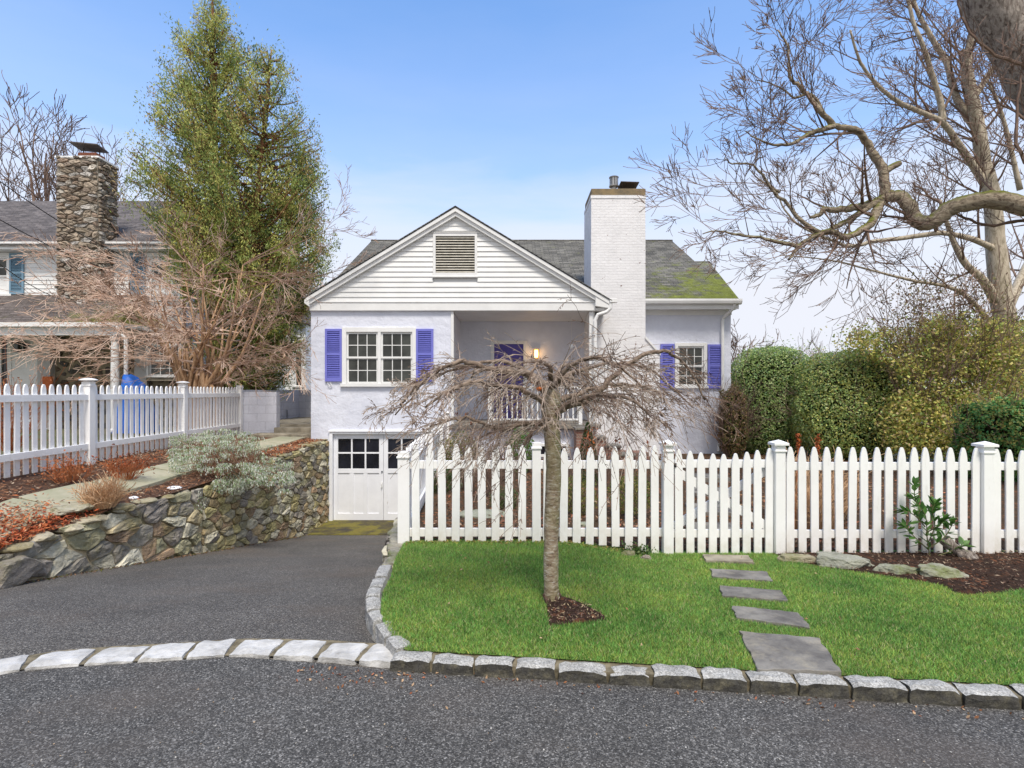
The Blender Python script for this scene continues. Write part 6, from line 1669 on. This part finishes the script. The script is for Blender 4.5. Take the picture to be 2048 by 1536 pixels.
for i,(px,y_,h_) in enumerate(((1600,6.2,.75),(1640,6.5,.7),(1585,6.9,.7),(1690,7.2,.5),(1650,6.0,.55))):
    stick_clump(['tan drooping dry grass right behind the gate post','tan dry grass below the taller seed spike','dry grass clump farther back by the gate post','low dry clump behind the fence before the hedge','short dry stalks against the right fence'][i], PX(px,y_), y_, 0, 60, h_, .3, TAN, 'dry_grass', seed=50+i, cat='dry grass')
# red twiggy plant behind far left fence
stick_clump('reddish leafed low shrub behind the far left pickets', PX(15,9.2), 9.2, .6, 90, 1.25, .55, RED, 'garden_shrub', [(.42,.16,.08),(.5,.25,.12)], 60, 'shrub')
# little shrubs inside the front garden
def ball(label, px, pyt, Y, r, n, cols, seed, name='boxwood', h=None, size=.03, p=2.3, z0=.03):
    x_ = PX(px,Y); zt_ = PZ(pyt,Y); t = thing(name, label, 'shrub', (x_,Y,z0))
    c, nn = blob_points(n, x_, Y, (z0+zt_)/2, r, r, (zt_-z0)/2, p, .5, .25, seed, .02)
    leaf_cloud('foliage', c, n, size, cols, t, .55, jit=.9, nrm=nn*.5)
    mb = MB(); rr = random.Random(seed)
    for i in range(12): grow(mb, (x_,Y,z0-.03), (rr.uniform(-.6,.6),rr.uniform(-.6,.6),1), (zt_-z0)*.6, .012, 1, rr, nch=(4,), rmin=.003)
    mb.build('stems', M['twig_dark'], t)
GB = [(.26,.25,.05),(.16,.20,.04),(.10,.15,.03),(.33,.26,.08)]
ball('round golden green boxwood right of the garage below the weeping crown', 918, 866, 9.6, .34, 5200, GB, 71)
ball('bright green feathery conifer under the porch railing', 1040, 858, 10.4, .26, 4200, [(.10,.24,.03),(.16,.32,.05),(.07,.16,.03)], 72, 'small_conifer', size=.035)
ball('low golden green shrub by the fence left of the gate', 1160, 950, 6.9, .20, 2400, GB, 73, size=.022)
ball('round green shrub behind the pickets near the gate post', 1262, 952, 7.0, .28, 3600, GB+[(.08,.16,.03)], 74, size=.022)
ball('small green shrub behind the trunk of the weeping tree', 1010, 975, 7.2, .2, 1800, [(.12,.15,.06),(.08,.12,.03)], 75, size=.022)
ball('low dark shrub by the driveway side fence', 880, 930, 8.4, .25, 2200, [(.06,.11,.03),(.1,.15,.04)], 76, size=.025)
# dwarf cone conifer with orange leaves
xd, Yd_ = PX(1176,9.6), 9.6
t = thing('dwarf_conifer', 'narrow cone conifer with orange dead leaves caught in it before the porch', 'conifer', (xd,Yd_,.03))
n = 5200; hh = NR.uniform(0,1,n)**1.3; a = NR.uniform(0,2*np.pi,n); zt_ = PZ(845,Yd_); rr_ = (.24*(1-hh)**.8+.02)*NR.uniform(.35,1,n)**.5
c = np.stack([xd+np.cos(a)*rr_, Yd_+np.sin(a)*rr_, .03+hh*(zt_-.03)],1)
leaf_cloud('foliage', c, n, .035, [(.03,.07,.02),(.05,.10,.03),(.10,.13,.04)], t, .35)
c = np.stack([xd+.02+NR.normal(0,.06,120), Yd_-.22+NR.normal(0,.04,120), NR.uniform(.5,.98,120)],1); leaf_cloud('dead_leaves', c, 120, .05, [(.5,.16,.05),(.4,.12,.05)], t, .5, M['dryleaf'])
mb = MB(); mb.tube([(xd,Yd_,0),(xd,Yd_,zt_-.1)], [.02,.005], 6); mb.build('trunk', M['twig_dark'], t)
for i in range(5):
    stick_clump(['bare rose canes under the left part of the weeping crown','bare twiggy bush before the garden boulder','bare thin shrub beneath the porch slab','bare twigs next to the dwarf conifer','twiggy bush by the basement window'][i], PX([930,985,1015,1205,1120][i],[8.6,8.0,9.4,9.0,8.4][i]), [8.6,8.0,9.4,9.0,8.4][i], .04, 36, [1.0,.9,.9,.7,.6][i], .35, M['twig_dark'], 'bare_bush', seed=80+i, cat='bush')
# young broad-leaved evergreen at the fence with a stump
g = G(1885,1112,0); zb = lawn_z(g.x,g.y)
t = thing('laurel_shrub', 'young leafy green laurel growing in front of the right fence', 'shrub', (g.x,g.y,zb)); rr = random.Random(8); mb = MB(); V=[]; Fc=[]; CO=[]
def laurel_leaf(p, d, L_):
    d = d.normalized(); s_ = d.cross(Vector((rr.gauss(0,.3),rr.gauss(0,.3),1))).normalized(); n_ = s_.cross(d)
    w_ = L_*.2; pts = [p, p+d*L_*.35+s_*w_, p+d*L_*.7+s_*w_*.8-n_*L_*.05, p+d*L_-n_*L_*.12, p+d*L_*.7-s_*w_*.8-n_*L_*.05, p+d*L_*.35-s_*w_, p+d*L_*.35-n_*.006, p+d*L_*.7-n_*(.006+L_*.05)]
    b = len(V); V.extend([tuple(q) for q in pts]); c_ = rr.choice([(.06,.15,.03),(.09,.21,.04),(.14,.27,.07)])
    for f in ((0,1,6,6),(1,2,7,6),(2,3,7,7),(3,4,7,7),(4,5,6,7),(5,0,6,6)): Fc.append([b+i for i in f]); CO.append(c_)
stems_ = [((0,0,0),(-.03,.0,.20),(-.07,-.03,.42),(-.20,-.04,.58)),((-.03,0,.12),(.06,.02,.30),(.02,0,.45),(.05,0,.52)),((-.02,0,.08),(-.16,-.02,.20),(-.24,0,.30)),((0,0,.1),(.14,.0,.2),(.20,-.02,.33)),((.08,0,.02),(.2,-.03,.08),(.30,-.03,.13)),((-.05,0,.3),(-.18,-.04,.42),(-.28,-.03,.46)),((-.05,-.02,.25),(.0,-.10,.33),(.03,-.14,.40)),((-.07,0,.4),(-.13,.02,.56),(-.15,.0,.70))]
for s_ in stems_:
    pts = smooth_path([Vector(q)+Vector((g.x-.12,g.y,zb)) for q in s_],4); mb.tube(pts, [.006-.003*i/len(pts) for i in range(len(pts))], 6)
    for i in range(2,len(pts)):
        dirr = (pts[i]-pts[i-1]).normalized()
        for _ in range(3 if i > 5 else 2): laurel_leaf(pts[i], (rot_off(dirr, rr.uniform(.5,1.3), rr)+Vector((0,0,.15))), rr.uniform(.07,.115))
    for _ in range(5): laurel_leaf(pts[-1], (rot_off(dirr, rr.uniform(.1,.7), rr)), rr.uniform(.07,.10))
fcs = []
mb.build('stems', simple('green_stem',(.12,.12,.05)), t)
lm = MB()
for f, c_ in zip(Fc, CO):
    ff = []; [ff.append(i) for i in f if i not in ff]; lm.cc = c_; lm.f.append(ff); lm.c.append(c_)
lm.v = V; lm.build('leaves', M['leaf'], t, smooth=True)
g2 = G(1912,1112,0); mb = MB(); zz = lawn_z(g2.x,g2.y)
mb.tube(smooth_path([(g2.x+.07,g2.y-.10,zz-.03),(g2.x+.03,g2.y-.06,zz+.04),(g2.x-.03,g2.y,zz+.10),(g2.x-.09,g2.y+.03,zz+.17)]), [.075,.08,.07,.06,.055,.05,.05,.05,.048,.05,.052,.055,.055][:13], 10)
mb.tube(smooth_path([(g2.x,g2.y-.03,zz+.02),(g2.x+.08,g2.y-.05,zz+.05),(g2.x+.13,g2.y-.08,zz-.02)]), .045, 8)
tag(mb.build('tree_stump', M['bark_oak'], smooth=True), 'gnarled cut stump at the foot of the young laurel', 'stump')
# ivy sprig by the fence
g = G(1270,1100,0); c = np.array([(g.x+R.gauss(-.02,.09), 5.42+R.gauss(0,.05), lawn_z(g.x,5.4)+abs(R.gauss(0,.04))+.01) for _ in range(420)])
tg = leaf_cloud('ivy_sprig', c, len(c), .028, [(.04,.09,.02),(.07,.14,.03),(.12,.16,.05)], None, .6, origin=(g.x,5.42,zf(g.x))); tag(tg, 'small green ivy sprig creeping under the pickets left of the gate', 'ivy', kind='stuff')

# ------------------------------------------------------------------ litter of leaves and twigs
def litter(name, label, n, pts_fun, size, cols, mat=None, aspect=.5, lift=.008):
    c = []
    while len(c) < n:
        q = pts_fun()
        if q is not None: c.append(q)
    c = np.array(c); c[:,2] += lift
    o = leaf_cloud(name, c, n, size, cols, None, aspect, mat or M['dryleaf'], jit=.45, nrm=np.tile([0,0,1.],(n,1)))
    return tag(o, label, 'leaf litter', kind='stuff')
def in_bedL():
    y = R.uniform(5.0,13); x = R.uniform(wall_x(y)-2.1, wall_x(y)-.02)
    if -5.85 < x < -5.2 and R.random() < .93: return None
    return (x,y,garden_l(x,y)+.02)
litter('leaf_litter', 'brown dead leaves and twigs scattered over the left bed', 6500, in_bedL, .045, [(.24,.14,.09),(.36,.23,.15),(.14,.085,.06),(.50,.39,.28),(.30,.13,.07)], aspect=.3)
def red_patch():
    x = R.gauss(-5.3,.33); y = R.gauss(5.85,.32); 
    if x > wall_x(y)-.03 or y < 5.1: return None
    return (x,y,garden_l(x,y)+.02+abs(R.gauss(0,.025)))
litter('leaf_litter', 'bright rust red dead foliage heaped at the near end of the left bed', 2600, red_patch, .06, [(.42,.10,.04),(.55,.18,.07),(.30,.07,.035),(.5,.26,.14)], aspect=.28)
def strip_wall():
    y = R.uniform(10.6,12.7); x = wall_x(y)-R.uniform(.05,.75); return (x,y,garden_l(x,y)+.02)
litter('leaf_litter', 'orange brown leaves behind the wall top near the garage', 1300, strip_wall, .05, [(.40,.13,.06),(.3,.12,.06),(.5,.22,.1)], aspect=.35)
def in_garden():
    y = 5.6+R.random()**1.5*7; x = R.uniform(-1.0, .8*y+.5); return (x,y,garden_r(x,y)+.01)
litter('leaf_litter', 'brown and red dead leaves on the soil behind the front fence', 6500, in_garden, .05, [(.24,.12,.08),(.20,.12,.08),(.36,.25,.17),(.12,.08,.055),(.36,.15,.09)], aspect=.5)
bmin = min(p[0] for p in bedR); bmax = 7
def in_mulch():
    x = R.uniform(bmin,6.5); y = R.uniform(4.2,5.6)
    if not in_poly(np.array([x]),np.array([y]),bedR)[0]: return None
    return (x,y,lawn_z(x,y)+.02)
litter('leaf_litter', 'small wood chips and straw on the mulch bed by the laurel', 2600, in_mulch, .03, [(.10,.06,.045),(.20,.13,.09),(.34,.26,.18),(.05,.03,.025)], aspect=.28)
def in_patch():
    x = R.uniform(.2,.8); y = R.uniform(3.5,4.1)
    if not in_poly(np.array([x]),np.array([y]),patch)[0]: return None
    return (x,y,lawn_z(x,y)+.02)
litter('leaf_litter', 'straw bits on the bare soil patch at the weeping tree', 420, in_patch, .022, [(.10,.06,.05),(.20,.13,.10),(.42,.33,.2)], aspect=.25)
def near_kerb():
    if R.random() < .7: x = R.uniform(-1.3,6); y = kerb_back(x)-.13-abs(R.gauss(0,.05))
    else: x = R.gauss(-.75,.25); y = 3.13-abs(R.gauss(0,.1))
    return (x,y,.0)
litter('leaf_litter', 'small reddish leaf scraps along the foot of the road kerb', 240, near_kerb, .022, [(.34,.13,.07),(.45,.3,.18),(.22,.1,.05)], lift=.006)
def on_lawn():
    x = R.uniform(-.9,5); y = R.uniform(3.0,5.45)
    if y < kerb_back(x)+.05 or x < lawn_left(y)+.05: return None
    return (x,y,lawn_z(x,y)+.022)
litter('leaf_litter', 'few brown leaf scraps lying in the lawn grass', 90, on_lawn, .022, [(.30,.16,.08),(.42,.30,.18),(.2,.1,.06)])
def on_road():
    y = R.uniform(1.9,3.0); return (R.uniform(-y,y),y,0)
litter('loose_gravel', 'tiny pale grit and bits of straw on the asphalt', 520, on_road, .008, [(.5,.48,.44),(.35,.33,.3),(.4,.3,.2)], aspect=.7, lift=.004)
# grass clumps between garden and fence foot, bits of moss by the wall foot
def fence_foot():
    x = R.uniform(-1.05,1.3); y = R.gauss(5.47,.05); return (x,y,zf(x)+.01)
litter('leaf_litter', 'yellowish moss and leaf bits under the front pickets', 700, fence_foot, .03, [(.25,.26,.06),(.3,.2,.08),(.12,.15,.03)])
def wall_foot():
    y = R.uniform(5.3,12.6); x = wall_x(y)+abs(R.gauss(0,.05))+.05; return (x,y,drive_z(y)+.005)
litter('leaf_litter', 'brown debris along the driveway at the foot of the fieldstone wall', 900, wall_foot, .03, [(.12,.07,.045),(.2,.12,.07),(.10,.10,.03)])
# garden path behind the gate
for i,(px,y_) in enumerate(((1428,6.4),(1424,7.4),(1420,8.6),(1416,10.0))):
    x_ = PX(px,y_); mb = MB(); d = [(x_-.32,y_-.26),(x_+.3,y_-.28),(x_+.33,y_+.25),(x_-.28,y_+.28)]
    mb.prism_xy(d, lambda a,b: garden_r(a,b)-.03, lambda a,b: garden_r(a,b)+.03+.05*i/3); o = mb.build('path_slab', M['slate'], bevel=.008)
    tag(o, ['garden path slab just inside the gate','second garden path slab behind the gate','third garden path slab behind the gate','farthest garden path slab toward the chimney'][i], 'paving slab', 'garden path slabs behind the gate')

# ------------------------------------------------------------------ overhead wires
for i,(a,b,sg,lb) in enumerate((((-60,318,9.0),(345,545,14.8),.28,'highest black overhead wire sloping down across the stone chimney'),((-60,405,9.0),(300,560,14.8),.2,'middle overhead wire crossing the neighbour roof'),((-60,480,9.0),(130,600,15.2),.15,'lowest overhead wire before the upper siding'))):
    A = P(*a); B = P(*b); pts = [A.lerp(B,t)-Vector((0,0,sg*4*t*(1-t))) for t in lin(0,1,20)]
    mb = MB(); mb.tube(pts, .009, 5); tag(mb.build('overhead_wire', M['black']), lb, 'wire', 'overhead wires')

# ------------------------------------------------------------------ camera, light, sky
cam = bpy.data.cameras.new('camera'); co = bpy.data.objects.new('camera', cam); COL.objects.link(co)
co.location = (0,0,EYE); co.rotation_euler = (math.pi/2,0,0)
cam.sensor_width = 36; cam.lens = F/2048*36; cam.shift_y = (HOR-768)/2048; cam.clip_end = 3000; cam.clip_start = .05
sc.camera = co
SUN_EL, SUN_AZ = math.radians(60), math.radians(166)      # azimuth clockwise from +Y
sd = bpy.data.lights.new('sun','SUN'); sd.energy = 2.35; sd.angle = math.radians(15); sd.color = (1,.93,.83)
so = bpy.data.objects.new('sun', sd); COL.objects.link(so)
dirv = Vector((math.sin(SUN_AZ)*math.cos(SUN_EL), math.cos(SUN_AZ)*math.cos(SUN_EL), math.sin(SUN_EL)))
so.rotation_euler = dirv.to_track_quat('Z','Y').to_euler(); so.location = (0,-5,20)
w = bpy.data.worlds.new('World'); sc.world = w; w.use_nodes = True; nt = w.node_tree
bg = nt.nodes['Background']
sky = N(nt,'ShaderNodeTexSky', _sky_type='NISHITA'); sky.sun_disc = False; sky.sun_elevation = SUN_EL; sky.sun_rotation = SUN_AZ; sky.air_density = 1.0; sky.dust_density = .6; sky.ozone_density = 2.0
tc = N(nt,'ShaderNodeTexCoord'); sp = N(nt,'ShaderNodeSeparateXYZ'); L(nt, tc.outputs['Generated'], sp.inputs[0])
mp = N(nt,'ShaderNodeMapping'); mp.inputs['Scale'].default_value = (1.2,1.2,6.0); L(nt, tc.outputs['Generated'], mp.inputs['Vector'])
nz = noise(nt, mp.outputs['Vector'], 1.6, 7, .55, .3)
z_ = mth(nt,'ADD', sp.outputs['Z'], mth(nt,'MULTIPLY', mth(nt,'SUBTRACT', nz, .5), .22))
cf = ramp(nt, z_, [(0.0,1.0),(.16,.99),(.29,.78),(.385,.30),(.62,.06)])
tint = mix(nt, 1.0, sky.outputs['Color'], (1.12,1.62,2.0), 'MULTIPLY')
SKY_TINT = tint
back = ramp(nt, mth(nt,'MULTIPLY',sp.outputs['Y'],-1.0), [(-.0,0.0),(.35,.85)])  # pale warm cloud added behind the camera for neutral fill light
cf = mth(nt,'MAXIMUM', cf, back)
cc = mix(nt, cf, tint, mix(nt, back, (5.6,5.75,6.3), (5.7,5.5,5.3)))
L(nt, cc, bg.inputs['Color']); bg.inputs['Strength'].default_value = .094
sc.view_settings.view_transform = 'Standard'; sc.view_settings.look = 'None'; sc.view_settings.gamma = 1; sc.view_settings.exposure = 0.74; sc.view_settings.use_curve_mapping = False
sc.cycles.max_bounces = 6; sc.cycles.use_denoising = True
